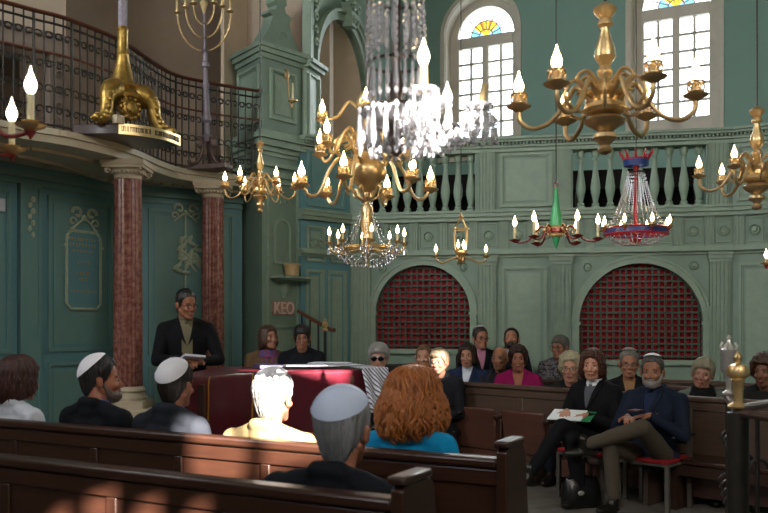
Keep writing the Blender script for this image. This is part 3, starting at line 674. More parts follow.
GBW = mat('gallery_shade_black', '#17120f', .8, spec=.2)  # near-black colour that stands in for the deep shade of the gallery
# benches put in the gallery to blacken the shaded gaps behind the balusters
for P, a, b, nm in ((F1, .15, F1.L, 'smaller left'), (F2, F2.U(572), F2.U(708), 'larger right')):
    t = thing('gallery_shade_bench', label='added dark bench shading the gaps behind the balusters above the %s red arch' % nm, cat='bench')
    m = MB(); m.bb(a, b, -.62, -.58, Z_LT-.1, Z_LT+.58, P.M); m.build('back', GBW, t); m = MB(); m.bb(a, b, -.58, -.3, Z_LT+.28, Z_LT+.32, P.M); m.build('seat', GBW, t)
    for u in (a+.05, b-.1): m = MB(); m.bb(u, u+.05, -.6, -.32, Z_LT-.02, Z_LT+.28, P.M); m.build('leg', WOOD, t)
# raised step along the far wall
m = MB(); q = [F1.M @ Vector((0, 0, 0)), F1.M @ Vector((F1.L, 0, 0)), F2.M @ Vector((F2.L*.75, 0, 0)), F2.M @ Vector((F2.L*.75, .8, 0)), F1.M @ Vector((F1.L, .8, 0)), F1.M @ Vector((0.1, .8, 0))]
m.prism(q, (0, 0, .16)); struct('trim_21', m, WOOD2)
pl_ = MB(); pl_.prism([(-1.75, 8.9, 0), (-.35, 8.9, 0), (-.35, 9.95, 0), (-1.75, 9.95, 0)], (0, 0, .16)); struct('trim_22', pl_, STONE)

def chair(loc, rz, cush, label, metal=CHROME, frame=BLACKL):
    t = thing('chair', (*loc, 0), rz, label, 'chair')
    m = MB(); m.bb(-.23, .23, -.22, .2, .375, .395); m.build('seat_base', metal, t, .004)
    m = MB(); m.bb(-.22, .22, -.22, .19, .395, .43); m.build('cushion', cush, t, .012)
    for sx in (-1, 1):
        for sy in (-.2, .18): m = MB(); m.bb(sx*.215-.016, sx*.215+.016, sy-.016, sy+.016, 0, .375 if sy < 0 else .82); m.build('leg', metal, t)
    m = MB(); m.bb(-.215, .215, .165, .195, .52, .84); m.build('backrest', frame, t, .01)
    for sx in (-1, 1):
        m = MB(); m.bb(sx*.25-.02, sx*.25+.02, -.18, .18, .60, .62); m.build('arm_rest', frame, t, .008)
    return t
RZR = math.atan2(rn.x, -rn.y)
cW = r0+rd*1.88+rn*.40; cM = r0+rd*2.46+rn*.40
chair(cW, RZR, REDCUSH, 'red cushioned chair under the woman in the black suit')
chair(cM, RZR, REDCUSH, 'red cushioned chair under the man with crossed legs')
cc = at(401, 370, 9.3); chair((cc.x, cc.y), .2, BLACKL, 'black upholstered chair beside the woman in sunglasses', BLACKL).scale = (1, 1, 1.27)

# ================================================================ reading table
TZ = 1.15
TP = [Vector((-1.28, 5.5)), Vector((-.935, 6.2)), Vector((-.163, 6.6)), Vector((-.42, 7.25)), Vector((-1.30, 7.05)), Vector((-1.42, 6.15))]
tb_ = thing('reading_table', label='wooden reading table hidden under a plum velvet cover', cat='table')
m = MB(); m.prism([(p.x, p.y, TZ-.045) for p in TP], (0, 0, .035)); m.build('table_top', WOOD, tb_)
ctr = sum(TP, Vector((0, 0)))/6
for p in TP: q = ctr.lerp(p, .86); m = MB(); m.bb(q.x-.04, q.x+.04, q.y-.04, q.y+.04, 0, TZ-.045); m.build('leg', WOOD, tb_)
vc = thing('table_cover', label='plum velvet cover with gold fringe draped over the reading table', cat='tablecloth')
ring = []
for i in range(6):
    a, b = TP[i], TP[(i+1) % 6]
    for k in range(30): ring.append(a.lerp(b, k/30))
n = len(ring); vs = []; zs_l = [TZ+.004, TZ+.006, TZ, TZ-.02, TZ-.08, TZ-.16, TZ-.24, TZ-.32, TZ-.40, TZ-.46]; offs = [-.03, 0, .02, .028, .03, .034, .04, .046, .05, .055]
for j, z in enumerate(zs_l):
    for k, p in enumerate(ring):
        d = (p-ctr).normalized(); wv = .012*max(0, j-2)/7*math.sin(k*.55+1.3*math.sin(k*.11))+.008*noise.noise((k*.15, j*.6, 0))*min(j, 1)
        vs.append((p.x+d.x*(offs[j]+wv), p.y+d.y*(offs[j]+wv), z+.006*noise.noise((k*.1, 5, 0))))
fs = [(j*n+k, j*n+(k+1) % n, (j+1)*n+(k+1) % n, (j+1)*n+k) for j in range(len(zs_l)-1) for k in range(n)]+[tuple(range(n-1, -1, -1))]
m = MB(); m.add(vs, fs); m.build('cover', PLUM, vc, sharp=60)
m = MB(); lo = [Vector(v) for v in vs[-n:]]
for k in range(n):
    a, b = lo[k], lo[(k+1) % n]; m.add([a, b, b-Vector((0, 0, .055)), a-Vector((0, 0, .055))], [(0, 1, 2, 3)])
m.build('fringe', FRINGE, vc)
for kk in (10, 29):
    m = MB(); m.tube([Vector(vs[j*n+kk])+Vector((0, -.004, 0)) for j in range(2, 10)], .006, 6); m.build('gold_seam', FRINGE, vc)
# papers and cloth on it
rr = random.Random(9); pcs = [(318, 6.9, 15), (296, 6.85, -20), (341, 6.85, 35), (306, 6.7, 10), (330, 6.98, -10)]
for i, (px, Y, a) in enumerate(pcs):
    m = MB(); m.bb(-.16, .16, -.11, .11, 0, .006); x, y = pX(px, Y)
    o = tag(m.build('paper', PAPER), 'loose white paper lying on the plum table cover', 'paper', 'papers on the reading table'); o.location = (x, y, TZ+.012+.0062*i); o.rotation_euler.z = R(a)
bk = thing('book', (*pX(268, 6.75), TZ+.012), R(20), 'purple covered book on the left of the papers', 'book')
m = MB(); m.bb(-.09, .09, -.12, .12, 0, .004); m.bb(-.09, .09, -.12, .12, .022, .026); m.bb(-.09, -.086, -.12, .12, .004, .022); m.build('cover', mat('purple_book', '#4d3f66', .6), bk)
m = MB(); m.bb(-.085, .085, -.115, .115, .004, .022); m.build('pages', PAPER, bk)
# striped prayer shawl at the right corner
st = bpy.data.materials.new('striped_shawl'); st.use_nodes = True; nt = st.node_tree; pb = nt.nodes['Principled BSDF']
wv = nt.nodes.new('ShaderNodeTexWave'); wv.inputs['Scale'].default_value = 15; wv.bands_direction = 'DIAGONAL'; wv.inputs['Distortion'].default_value = .3; tcn = nt.nodes.new('ShaderNodeTexCoord'); cr = nt.nodes.new('ShaderNodeValToRGB')
cr.color_ramp.interpolation = 'CONSTANT'; cr.color_ramp.elements[0].color = srgb('#dfe0ea'); cr.color_ramp.elements[1].color = srgb('#3a4258'); cr.color_ramp.elements[1].position = .74
nt.links.new(tcn.outputs['Object'], wv.inputs[0]); nt.links.new(wv.outputs[0], cr.inputs[0]); nt.links.new(cr.outputs[0], pb.inputs['Base Color'])
m = MB(); nn = 14; vs = []; C0 = TP[2]
for j in range(12):
    for k in range(nn):
        t = k/(nn-1); p = Vector((C0.x-.03+t*.20, C0.y+.0+t*.12)); dz = j/11; o_ = .075+.03*math.sin(t*16)*dz+.06*dz
        vs.append((p.x+.3*o_+.05*dz, p.y-o_, TZ+.02-dz*.34*(1-.35*t)))
for k in range(nn): t = k/(nn-1); vs.append((C0.x-.12+t*.14, C0.y+.22+t*.05, TZ+.022))
fs = [(j*nn+k, j*nn+k+1, (j+1)*nn+k+1, (j+1)*nn+k) for j in range(11) for k in range(nn-1)]+[(k+1, k, 12*nn+k, 12*nn+k+1) for k in range(nn-1)]
m.add(vs, fs); o = m.build('shawl', st, sharp=70); tag(o, 'white shawl with dark stripes hanging over the right corner of the table', 'shawl'); so = o.modifiers.new('thick', 'SOLIDIFY'); so.thickness = .006

# ================================================================ small stair railing by the pier
sr = thing('stair_railing', label='small dark stair railing with a brass ball finial beside the pier', cat='railing')
A_ = at(298, 311, 9.7); B_ = at(331, 330, 9.35); m = MB(); m.tube([A_, B_, B_+Vector((.04, -.05, .0))], .022, 8); m.build('handrail', RAILWOOD, sr)
P_ = at(325, 331, 9.35)
m = MB(); m.tube([(P_.x, P_.y, .02), (P_.x, P_.y, P_.z)], .016, 8); m.build('newel_post', IRON, sr)
m = MB(); m.lathe([(.03, 0), (.034, .02), (.018, .03), (.032, .05), (.036, .075), (.02, .1), (.012, .11), (.018, .125), (.004, .14)], c=(P_.x, P_.y, P_.z), n=14); m.build('finial', GOLD, sr)
for t in (.12, .38, .62):
    q = A_.lerp(B_, t); m = MB(); m.tube([(q.x, q.y, .02), q], .010, 6); m.build('baluster', IRON, sr)
# ================================================================ iron rail with finials at the lower right
ir = thing('choir_railing', label='dark iron railing with a grey top rail in the lower right corner', cat='railing')
zr = 1.09; a = at(738, 412, 3.98); b = at(727, 400, 4.9); c = at(800, 412, 3.6)
def rl(p, q, z0=0):
    d = (Vector(q)-Vector(p)); m = MB(); m.tube([(p.x, p.y, zr), (q.x, q.y, zr)], .022, 8); m.build('top_rail', IRONB, ir)
    m = MB(); m.tube([(p.x, p.y, .12), (q.x, q.y, .12)], .015, 8); m.build('bottom_rail', IRON, ir)
    n = max(2, int(d.length/.1))
    for k in range(n+1):
        s_ = p.lerp(q, k/n); m = MB(); m.tube([(s_.x, s_.y, 0), (s_.x, s_.y, zr)], .02 if k in (0,) else .011, 8)
        if k % 2:
            M = Matrix.Translation((s_.x, s_.y, 0)); relief_scroll(m, (0, .85), .05, 1, 0, M, .008); relief_scroll(m, (0, .6), .05, -1, 0, M, .008)
        m.build('upright', IRON, ir)
rl(a, b); rl(a, c)
m = MB(); m.tube([(a.x, a.y, 0), (a.x, a.y, zr)], .05, 10); m.build('corner_post', IRON, ir)
m = MB(); m.tube([(a.x, a.y, zr+.02), (a.x+.32, a.y-.55, zr+.16)], .018, 8); m.build('raised_rail', CHROME, ir)
f1 = thing('brass_finial', (a.x, a.y, zr+.022), label='polished brass urn finial on the corner post of the iron railing', cat='finial')
m = MB(); m.lathe([(.055, 0), (.06, .008), (.05, .018), (.026, .03), (.026, .05), (.03, .13), (.04, .15), (.034, .155)], n=20); m.build('stem', GOLD, f1)
m = MB(); m.lathe([(.036, .155), (.06, .175), (.064, .20), (.05, .225), (.024, .235)], n=20); m.build('urn', GOLD, f1)
m = MB(); m.lathe([(.022, .235), (.012, .245), (.02, .255), (.024, .27), (.014, .29), (.004, .30)], n=16); m.build('knob', GOLD, f1)
g_ = at(729, 398, 4.75); f1.scale = (.82, .82, .88);  f2 = thing('silver_finial', (g_.x, g_.y, zr+.022), label='engraved silver finial with a crown, just behind the brass one', cat='finial')
m = MB(); m.lathe([(.04, 0), (.045, .01), (.02, .03), (.02, .10), (.036, .13), (.042, .14)], n=18); m.build('stem', SILVER, f2)
m = MB(); m.lathe([(.042, .14), (.05, .16), (.05, .25), (.058, .27), (.058, .285), (.045, .29)], n=24, lobes=12, amp=.03); m.build('drum', SILVER, f2)
m = MB(); m.lathe([(.045, .29), (.03, .315), (.015, .33), (.012, .35), (.018, .36), (.004, .38)], n=18)
for k in range(6): m.tube([(.055*math.cos(k*PI/3), .055*math.sin(k*PI/3), .285), (.06*math.cos(k*PI/3), .06*math.sin(k*PI/3), .31), (.045*math.cos(k*PI/3), .045*math.sin(k*PI/3), .33)], .005, 6)
m.build('crown', SILVER, f2); f2.scale = (.82, .82, .88)
# handbag on the floor
hb = thing('handbag', (*pX(581, 7.02), 0), .3, 'black leather handbag on the floor at the suited woman\'s feet', 'handbag')
m = MB(); vs = []; 
for j, (z, k) in enumerate(((0, .9), (.03, 1), (.12, .95), (.2, .7), (.24, .45))):
    for i in range(20): a_ = 2*PI*i/20; vs.append((.17*math.copysign(abs(math.cos(a_))**.6, math.cos(a_))*(.8+.2*k), .085*math.copysign(abs(math.sin(a_))**.6, math.sin(a_))*k, z+.012*math.sin(i*1.9)*(j > 2)))
m.add(vs, [(j*20+i, j*20+(i+1) % 20, (j+1)*20+(i+1) % 20, (j+1)*20+i) for j in range(4) for i in range(20)]+[tuple(range(19, -1, -1)), tuple(range(80, 100))]); m.build('body', BLACKL, hb, sharp=60)
m = MB(); m.tube(spline([(-.1, 0, .22), (-.09, 0, .33), (0, .01, .38), (.09, 0, .33), (.1, 0, .22)]), .008, 6); m.build('handle', BLACKL, hb)
m = MB(); m.ell((-.05, -.088, .13), (.03, .006, .02), 10, 6); m.build('clasp', SILVER, hb)
# ================================================================ candlesticks on the balcony
def tripod_stand():
    x, y = -2.50, 8.13; t = thing('gilded_candelabrum', (x, y, ZT+.1), rz=R(46), label='huge candelabrum with a gilded lion-paw tripod foot on the balcony edge', cat='candelabrum')
    for k, a in enumerate((-148, -32, 90)):
        q = R(a); c_, s_ = math.cos(q), math.sin(q); pts = spline([(.05*c_, .05*s_, .34), (.17*c_, .17*s_, .36), (.27*c_, .27*s_, .28), (.30*c_, .30*s_, .14), (.36*c_, .36*s_, .04), (.46*c_, .46*s_, .03)], 6)
        rs = [.075+.03*math.sin(PI*min(i/12, 1)) if i < 14 else .065-.02*(i-14)/16 for i in range(len(pts))]
        m = MB(); m.tube(pts, rs, 12)
        for j in range(3, 26, 3): p = pts[j]; m.ell(p+Vector((0, -.05, .02)), (.032, .03, .032), 8, 6)
        m.ell((.45*c_, .45*s_, .035), (.05, .045, .035), 10, 8)
        for f in (-1, 0, 1): m.ell((.48*c_-f*.03*s_, .48*s_+f*.03*c_, .02), (.025, .02, .02), 8, 6)
        m.build('paw_leg', GILT, t)
    m = MB(); m.ell((0, -.12, .20), (.11, .06, .12), 14, 10); m.ell((0, -.17, .2), (.06, .03, .07), 12, 8)
    for k in range(12): a = 2*PI*k/12; m.ell((.095*math.cos(a), -.145, .2+.1*math.sin(a)), (.025, .025, .025), 8, 6)
    for f in (-1, 1): m.ell((f*.17, -.08, .3), (.06, .06, .07), 10, 8)
    m.build('mask_ornament', GILT, t)
    m = MB(); m.lathe([(.19, .30), (.2, .33), (.17, .37), (.15, .39), (.17, .41), (.13, .44), (.1, .5), (.075, .62), (.055, .72), (.062, .74), (.052, .76), (.048, .95), (.056, .97), (.044, 1.0)], n=24, lobes=8, amp=.03); m.build('stem_foot', GILT, t)
    m = MB(); m.lathe([(.042, 1.0), (.042, 1.38), (.055, 1.40), (.055, 1.44), (.042, 1.46), (.04, 2.4)], n=24, lobes=8, amp=.05); m.build('stem', STEMW, t)
    for f, r_ in ((-1, .5), (1, .5), (-1, .3), (1, .3)):
        m = MB(); m.tube([(f*r_*math.sin(PI/2*k/12), 0, 2.35-(r_*math.cos(PI/2*k/12)-0)+.0) for k in range(13)]+[(f*r_, 0, 2.5)], .014, 8); m.build('branch', GILT, t)
        m = MB(); m.lathe([(.02, 0), (.05, .02), (.02, .04), (.02, .16), (.003, .17)], c=(f*r_, 0, 2.5), n=12); m.build('candle', IVORY, t)
    p = thing('candelabrum_plinth', (x, y, ZT+.005), rz=R(52), label='dark wooden plinth with a gold inscribed plaque under the gilded foot', cat='plinth')
    pts = [(-.48, .10, 0), (-.25, -.22, 0), (-.02, -.32, 0), (.22, -.34, 0), (.46, -.26, 0), (.42, .0, 0), (.2, .3, 0), (-.3, .3, 0)]
    m = MB(); m.prism(pts, (0, 0, .09)); m.build('base', WOOD, p, .006)
    arc = spline([(-.22, -.255, .05), (-.02, -.345, .05), (.22, -.365, .05), (.47, -.275, .05)], 6); m = MB()
    for i in range(len(arc)-1):
        a_, b_ = arc[i], arc[i+1]; m.prism([(a_.x, a_.y, .0), (b_.x, b_.y, .0), (b_.x, b_.y+.012, .0), (a_.x, a_.y+.012, .0)], (0, 0, .10))
    m.build('plaque', GOLDL, p); m = MB(); rg = random.Random(4)
    for i in range(1, len(arc)-2):
        a_, b_ = arc[i], arc[i+1]; d_ = (b_-a_)
        if i == 8: continue
        for k in range(3):
            q = a_+d_*(k/3+.05); w3 = d_*.2; z0_ = .028
            kind_ = rg.randrange(4)
            for (u0_, u1_, za, zb_) in (((0, 1, .038, .046), (.75, 1, .0, .046)), ((0, .3, 0, .046), (0, 1, .0, .008)), ((0, 1, .038, .046), (0, .3, 0, .046), (.7, 1, 0, .046)), ((.35, .65, 0, .046),))[kind_]:
                a2_ = q+w3*u0_; b2_ = q+w3*u1_; m.prism([(a2_.x, a2_.y-.004, z0_+za), (b2_.x, b2_.y-.004, z0_+za), (b2_.x, b2_.y, z0_+za), (a2_.x, a2_.y, z0_+za)], (0, 0, zb_-za))
    m.build('inscription', DARKTXT, p)
    m = MB(); m.bb(-.26, -.17, -.28, -.21, .09, .17); m.build('corner_block', STONE, p, .006)
tripod_stand()
def flame_bulb(s, c=(0, 0, 0), M=None, n=12):
    m = MB(); m.lathe([(.007*s, 0), (.014*s, .008*s), (.020*s, .024*s), (.0205*s, .036*s), (.015*s, .053*s), (.007*s, .072*s), (.0015*s, .094*s)], c=c, n=n, M=M); return m
def menorah():
    x, y = pX(208, 9.62); t = thing('seven_branched_candlestick', (x, y, ZT+.03), label='tall seven-branched candlestick with pinkish stem above the second column', cat='candlestick', rot=(0, R(-1.5), 0))
    m = MB(); m.prism([(-.30, -.06, -.025), (.22, -.16, -.025), (.28, .0, -.025), (.0, .22, -.025), (-.2, .2, -.025)], (0, 0, .045)); m.build('base_plate', IRONB, t)
    for k, a in enumerate((-150, -30, 90)):
        q = R(a); c_, s_ = math.cos(q), math.sin(q); m = MB()
        m.tube(spline([(.02*c_, .02*s_, .36), (.07*c_, .07*s_, .28), (.06*c_, .06*s_, .18), (.12*c_, .12*s_, .06), (.2*c_, .2*s_, .03), (.22*c_, .22*s_, .07)]), .022, 8); m.ell((.09*c_, .09*s_, .27), (.04, .03, .06), 8, 6); m.build('scroll_leg', IRONB, t)
    m = MB(); m.lathe([(.04, .3), (.06, .36), (.03, .38), (.035, .46), (.028, .5), (.055, .53), (.055, .56), (.04, .6), (.032, .9), (.045, .92), (.045, .95), (.03, .97), (.026, 1.12), (.05, 1.14), (.05, 1.18), (.028, 1.2), (.026, 1.3)], n=18); m.build('stem', STEMW, t)
    m = MB(); m.lathe([(.03, 1.3), (.05, 1.32), (.02, 1.34), (.018, 1.46), (.03, 1.47), (.015, 1.5), (.014, 1.62), (.03, 1.63), (.014, 1.65), (.014, 1.74)], n=14); m.build('upper_stem', STEMW, t)
    zc = 1.74
    for j, (r_, zb_, dz) in enumerate(((.30, 1.32, 0), (.205, 1.47, .06), (.115, 1.62, .10))):
        for f in (-1, 1):
            m = MB(); pts = [(f*r_*math.sin(PI/2*k/12), 0, zb_+(zc-zb_+dz)*(1-math.cos(PI/2*k/12))) for k in range(13)]; m.tube(pts, .011, 8)
            for k in range(0, 13, 2): m.ell(pts[k], (.014, .014, .014), 8, 6)
            br = m.build('branch', BRASSDK, t)
            m = MB(); m.lathe([(.012, 0), (.045, .02), (.045, .03), (.018, .035), (.018, .06)], c=(f*r_, 0, zc+dz), n=14); m.build('drip_pan', BRASSDK, br)
            m = MB(); m.lathe([(.017, .05), (.016, .16), (.005, .165)], c=(f*r_, 0, zc+dz), n=10); m.build('candle', CANDLE2, br)
            if f == 1 or j: flame_bulb(.9, (f*r_, 0, zc+dz+.16)).build('bulb', BULB if f == 1 and j == 0 else IVORY, br)
    m = MB(); m.lathe([(.012, 1.74), (.045, 1.86), (.045, 1.87), (.018, 1.88), (.018, 2.05), (.004, 2.06)], n=14); m.build('center_candle', CANDLE2, t)
menorah()

# ================================================================ chandeliers
def chain(x, y, z0, z1, r=.006, t=None, mt=None):
    m = MB(); m.tube([(x, y, z0), (x, y, z1)], r, 6); return m.build('hanging_rod', mt or IRON, t)
def arms(t, n, Rr, pts, cupz, phase, s, arm_mat, cup_mat, candle_mat, clen, bulb_mat=BULB, r=.009, lit=None, gallery=True, tilt=None, skip=()):
    am = MB(); sp = spline([(a, 0, b) for a, b in pts], 6); am.tube(sp, r, 8)
    if gallery: pass
    arm_me = None
    for k in range(n):
        if k in skip: continue
        a = R(phase+360*k/n)
        if arm_me is None:
            ao = am.build('arm', arm_mat, t); arm_me = ao.data
            cm = MB(); cm.lathe([(.008*s, -.02*s), (.02*s, -.012*s), (.046*s, .0), (.05*s, .006*s), (.04*s, .007*s), (.018*s, .004*s), (.018*s, .012*s), (.03*s, .016*s)], c=(Rr, 0, cupz), n=16)
            if gallery:
                cm.lathe([(.0305*s, .016*s), (.0305*s, .022*s), (.027*s, .022*s)], c=(Rr, 0, cupz), n=14)
                for q in range(6): aa = PI*q/3; cm.tube([(Rr+.029*s*math.cos(aa), .029*s*math.sin(aa), cupz+.018*s), (Rr+.031*s*math.cos(aa), .031*s*math.sin(aa), cupz+.04*s), (Rr+.031*s*math.cos(aa+.5), .031*s*math.sin(aa+.5), cupz+.052*s), (Rr+.031*s*math.cos(aa+1.047), .031*s*math.sin(aa+1.047), cupz+.04*s)], .004*s, 5)
                cm.torus((Rr, 0, cupz+.054*s), .031*s, .004*s, 14, 6)
            co_ = cm.build('drip_pan', cup_mat, ao); cup_me = co_.data
            lm = MB(); lm.lathe([(.012*s, 0), (.0115*s, clen)], c=(Rr, 0, cupz+.005*s), n=10); lo_ = lm.build('candle', candle_mat, ao); can_me = lo_.data
            bo_ = flame_bulb(s, (Rr, 0, cupz+clen+.005*s)).build('bulb', bulb_mat, ao); bul_me = bo_.data
            parts = [(co_, cup_me), (lo_, can_me), (bo_, bul_me)]
        else:
            ao = link('arm', arm_me, None, t)
            for nm, me in (('drip_pan', cup_me), ('candle', can_me), ('bulb', bul_me)):
                if nm == 'bulb' and lit is not None and k not in lit: continue
                link(nm, me, None, ao)
        ao.rotation_euler.z = a
def body(t, prof, mt, n=24, lobes=0, amp=0, name='baluster_stem'):
    m = MB(); m.lathe(prof, n=n, lobes=lobes, amp=amp); return m.build(name, mt, t)
# large brass chandelier upper right
def brass_big(px, Y, ztop, zbot, Rr, n, phase, s, label, scroll=True, mats=(BRASSDK, GOLD, BRASSDK), k=1.0, up=9.5, bulb=BULB):
    z0 = zbot; x, y = pX(px, Y); t = thing('brass_chandelier', (x, y, z0), label=label, cat='chandelier')
    H = ztop-zbot
    def P(l): return [(r_*k, z_*H) for r_, z_ in l]
    body(t, P([(.004, 0), (.03, .015), (.035, .035), (.02, .06), (.028, .075), (.055, .11), (.05, .135), (.03, .15), (.05, .17), (.085, .20), (.095, .225), (.07, .25), (.05, .26)]), mats[2], lobes=0, name='bottom_finial')
    body(t, P([(.05, .26), (.085, .275), (.094, .30), (.085, .33), (.055, .345), (.055, .38), (.08, .395), (.085, .42), (.06, .44), (.035, .46)]), mats[1], name='body')
    body(t, P([(r_*.64, z_) for r_, z_ in [(.05, .46), (.03, .50), (.05, .52), (.055, .55), (.035, .58), (.045, .60), (.075, .64), (.07, .69), (.045, .76), (.03, .81), (.03, .83), (.055, .85), (.05, .875), (.035, .89), (.075, .93), (.082, .955), (.05, .98), (.01, 1.0)]]), mats[1])
    zc = H*.345; q = H
    arms(t, n, Rr, [(.06*k, q*.36), (.13*k, q*.45), (Rr*.45, q*.36), (Rr*.62, q*.24), (Rr*.83, q*.20), (Rr*.98, q*.25), (Rr, zc-.015*s)], zc, phase, s, mats[0], mats[0], IVORY, .05*s, r=.011*k, bulb_mat=bulb)
    if scroll:
        for j in range(n):
            m = MB(); M = Matrix.Rotation(R(phase+30+360*j/n), 4, 'Z')
            m.tube(spline([(.05*k, 0, q*.33), (.13*k, 0, q*.27), (.20*k, 0, q*.36), (.16*k, 0, q*.47), (.11*k, 0, q*.42), (.14*k, 0, q*.38)]), .008*k, 6, M=M)
            m.tube(spline([(.03*k, 0, q*.46), (.09*k, 0, q*.54), (.14*k, 0, q*.49), (.10*k, 0, q*.44)]), .009*k, 6, M=M)
            m.build('scroll', mats[0], t)
    chain(0, 0, H, up-z0, .006, t)
    return t
def zpx(py, Y): return EYE+(HY-py)*Y/FPX
brass_big(605, 3.85, zpx(2, 3.85), zpx(155, 3.85), .388, 6, -15, 1.14, 'large polished brass chandelier at upper right in front of the tall window', k=1.0)
brass_big(757, 6.0, zpx(106, 6.0), zpx(210, 6.0), .385, 6, -15, 1.0, 'brass chandelier at the right edge hanging from a dark cord', k=1.0)
# two-tier golden chandelier in the middle
def golden_multi():
    Y = 5.7; x, y = pX(367, Y); z0 = zpx(200, Y); t = thing('brass_chandelier', (x, y, z0), label='bright golden three-tiered chandelier behind the crystal one', cat='chandelier')
    body(t, [(.004, 0), (.03, .02), (.02, .05), (.05, .07), (.07, .10), (.12, .14), (.135, .19), (.12, .24), (.07, .28), (.05, .32), (.09, .36), (.09, .40), (.05, .44), (.04, .55), (.07, .6), (.07, .66), (.04, .72), (.02, .74)], GOLD, name='body')
    def z(py): return zpx(py, Y)-z0
    arms(t, 6, .44, [(.1, .20), (.17, .28), (.25, .20), (.32, .04), (.39, .02), (.435, .08), (.44, z(189))], z(188), 12, 1.15, GOLDL, GOLDL, IVORY, .05, r=.012)
    arms(t, 6, .34, [(.08, .36), (.14, .46), (.2, .42), (.26, .30), (.31, .28), (.335, .34), (.34, z(153))], z(152), 42, 1.1, GOLDL, GOLDL, IVORY, .07, r=.011)
    arms(t, 4, .30, [(.05, .6), (.12, .66), (.2, .56), (.27, .54), (.3, z(121)-.02)], z(120), 0, 1.0, GOLDL, GOLDL, IVORY, .04, r=.01)
    for j in range(8):
        m = MB(); M = Matrix.Rotation(R(20+45*j), 4, 'Z'); m.tube(spline([(.1, 0, .26), (.2, 0, .3), (.22, 0, .38), (.15, 0, .42), (.12, 0, .37), (.16, 0, .35)]), .010, 6, M=M); m.build('scroll', GOLDL, t)
    for j in range(6):
        m = MB(); M = Matrix.Rotation(R(12+60*j), 4, 'Z'); m.tube(spline([(.02, 0, -.0), (.07, 0, .02), (.11, 0, .08), (.14, 0, .06), (.12, 0, .03)]), .010, 6, M=M); m.build('lower_scroll', GOLDL, t)
    chain(0, 0, .74, 9.5-z0, .006, t)
golden_multi()
# brass on the left of the pier
t9 = brass_big(260, 7.0, zpx(140, 7), zpx(213, 7), .285, 6, 5, .9, 'brass chandelier with six arms hanging in front of the green pier', k=.62, mats=(GOLD, GOLD, GOLD))
# crystal beads
def bead(m, c, s, M=None, n=6):
    m.lathe([(.001, s*1.15), (s*.55, s*.75), (s*.8, 0), (s*.55, -s*.75), (.001, -s*1.15)], c=c, n=n, M=M)
def prism_drop(m, c, L, w_, M=None):
    m.lathe([(.001, 0), (w_*.5, -L*.1), (w_, -L*.78), (.001, -L)], c=c, n=6, M=M)
def strand(pts, s, step, jitter=0):
    m = MB(); pts = spline(pts, 10); acc = 0
    for i in range(1, len(pts)):
        acc += (pts[i]-pts[i-1]).length
        if acc >= step: bead(m, pts[i], s*(1+.3*math.sin(i*1.7)*jitter)); acc = 0
    return m
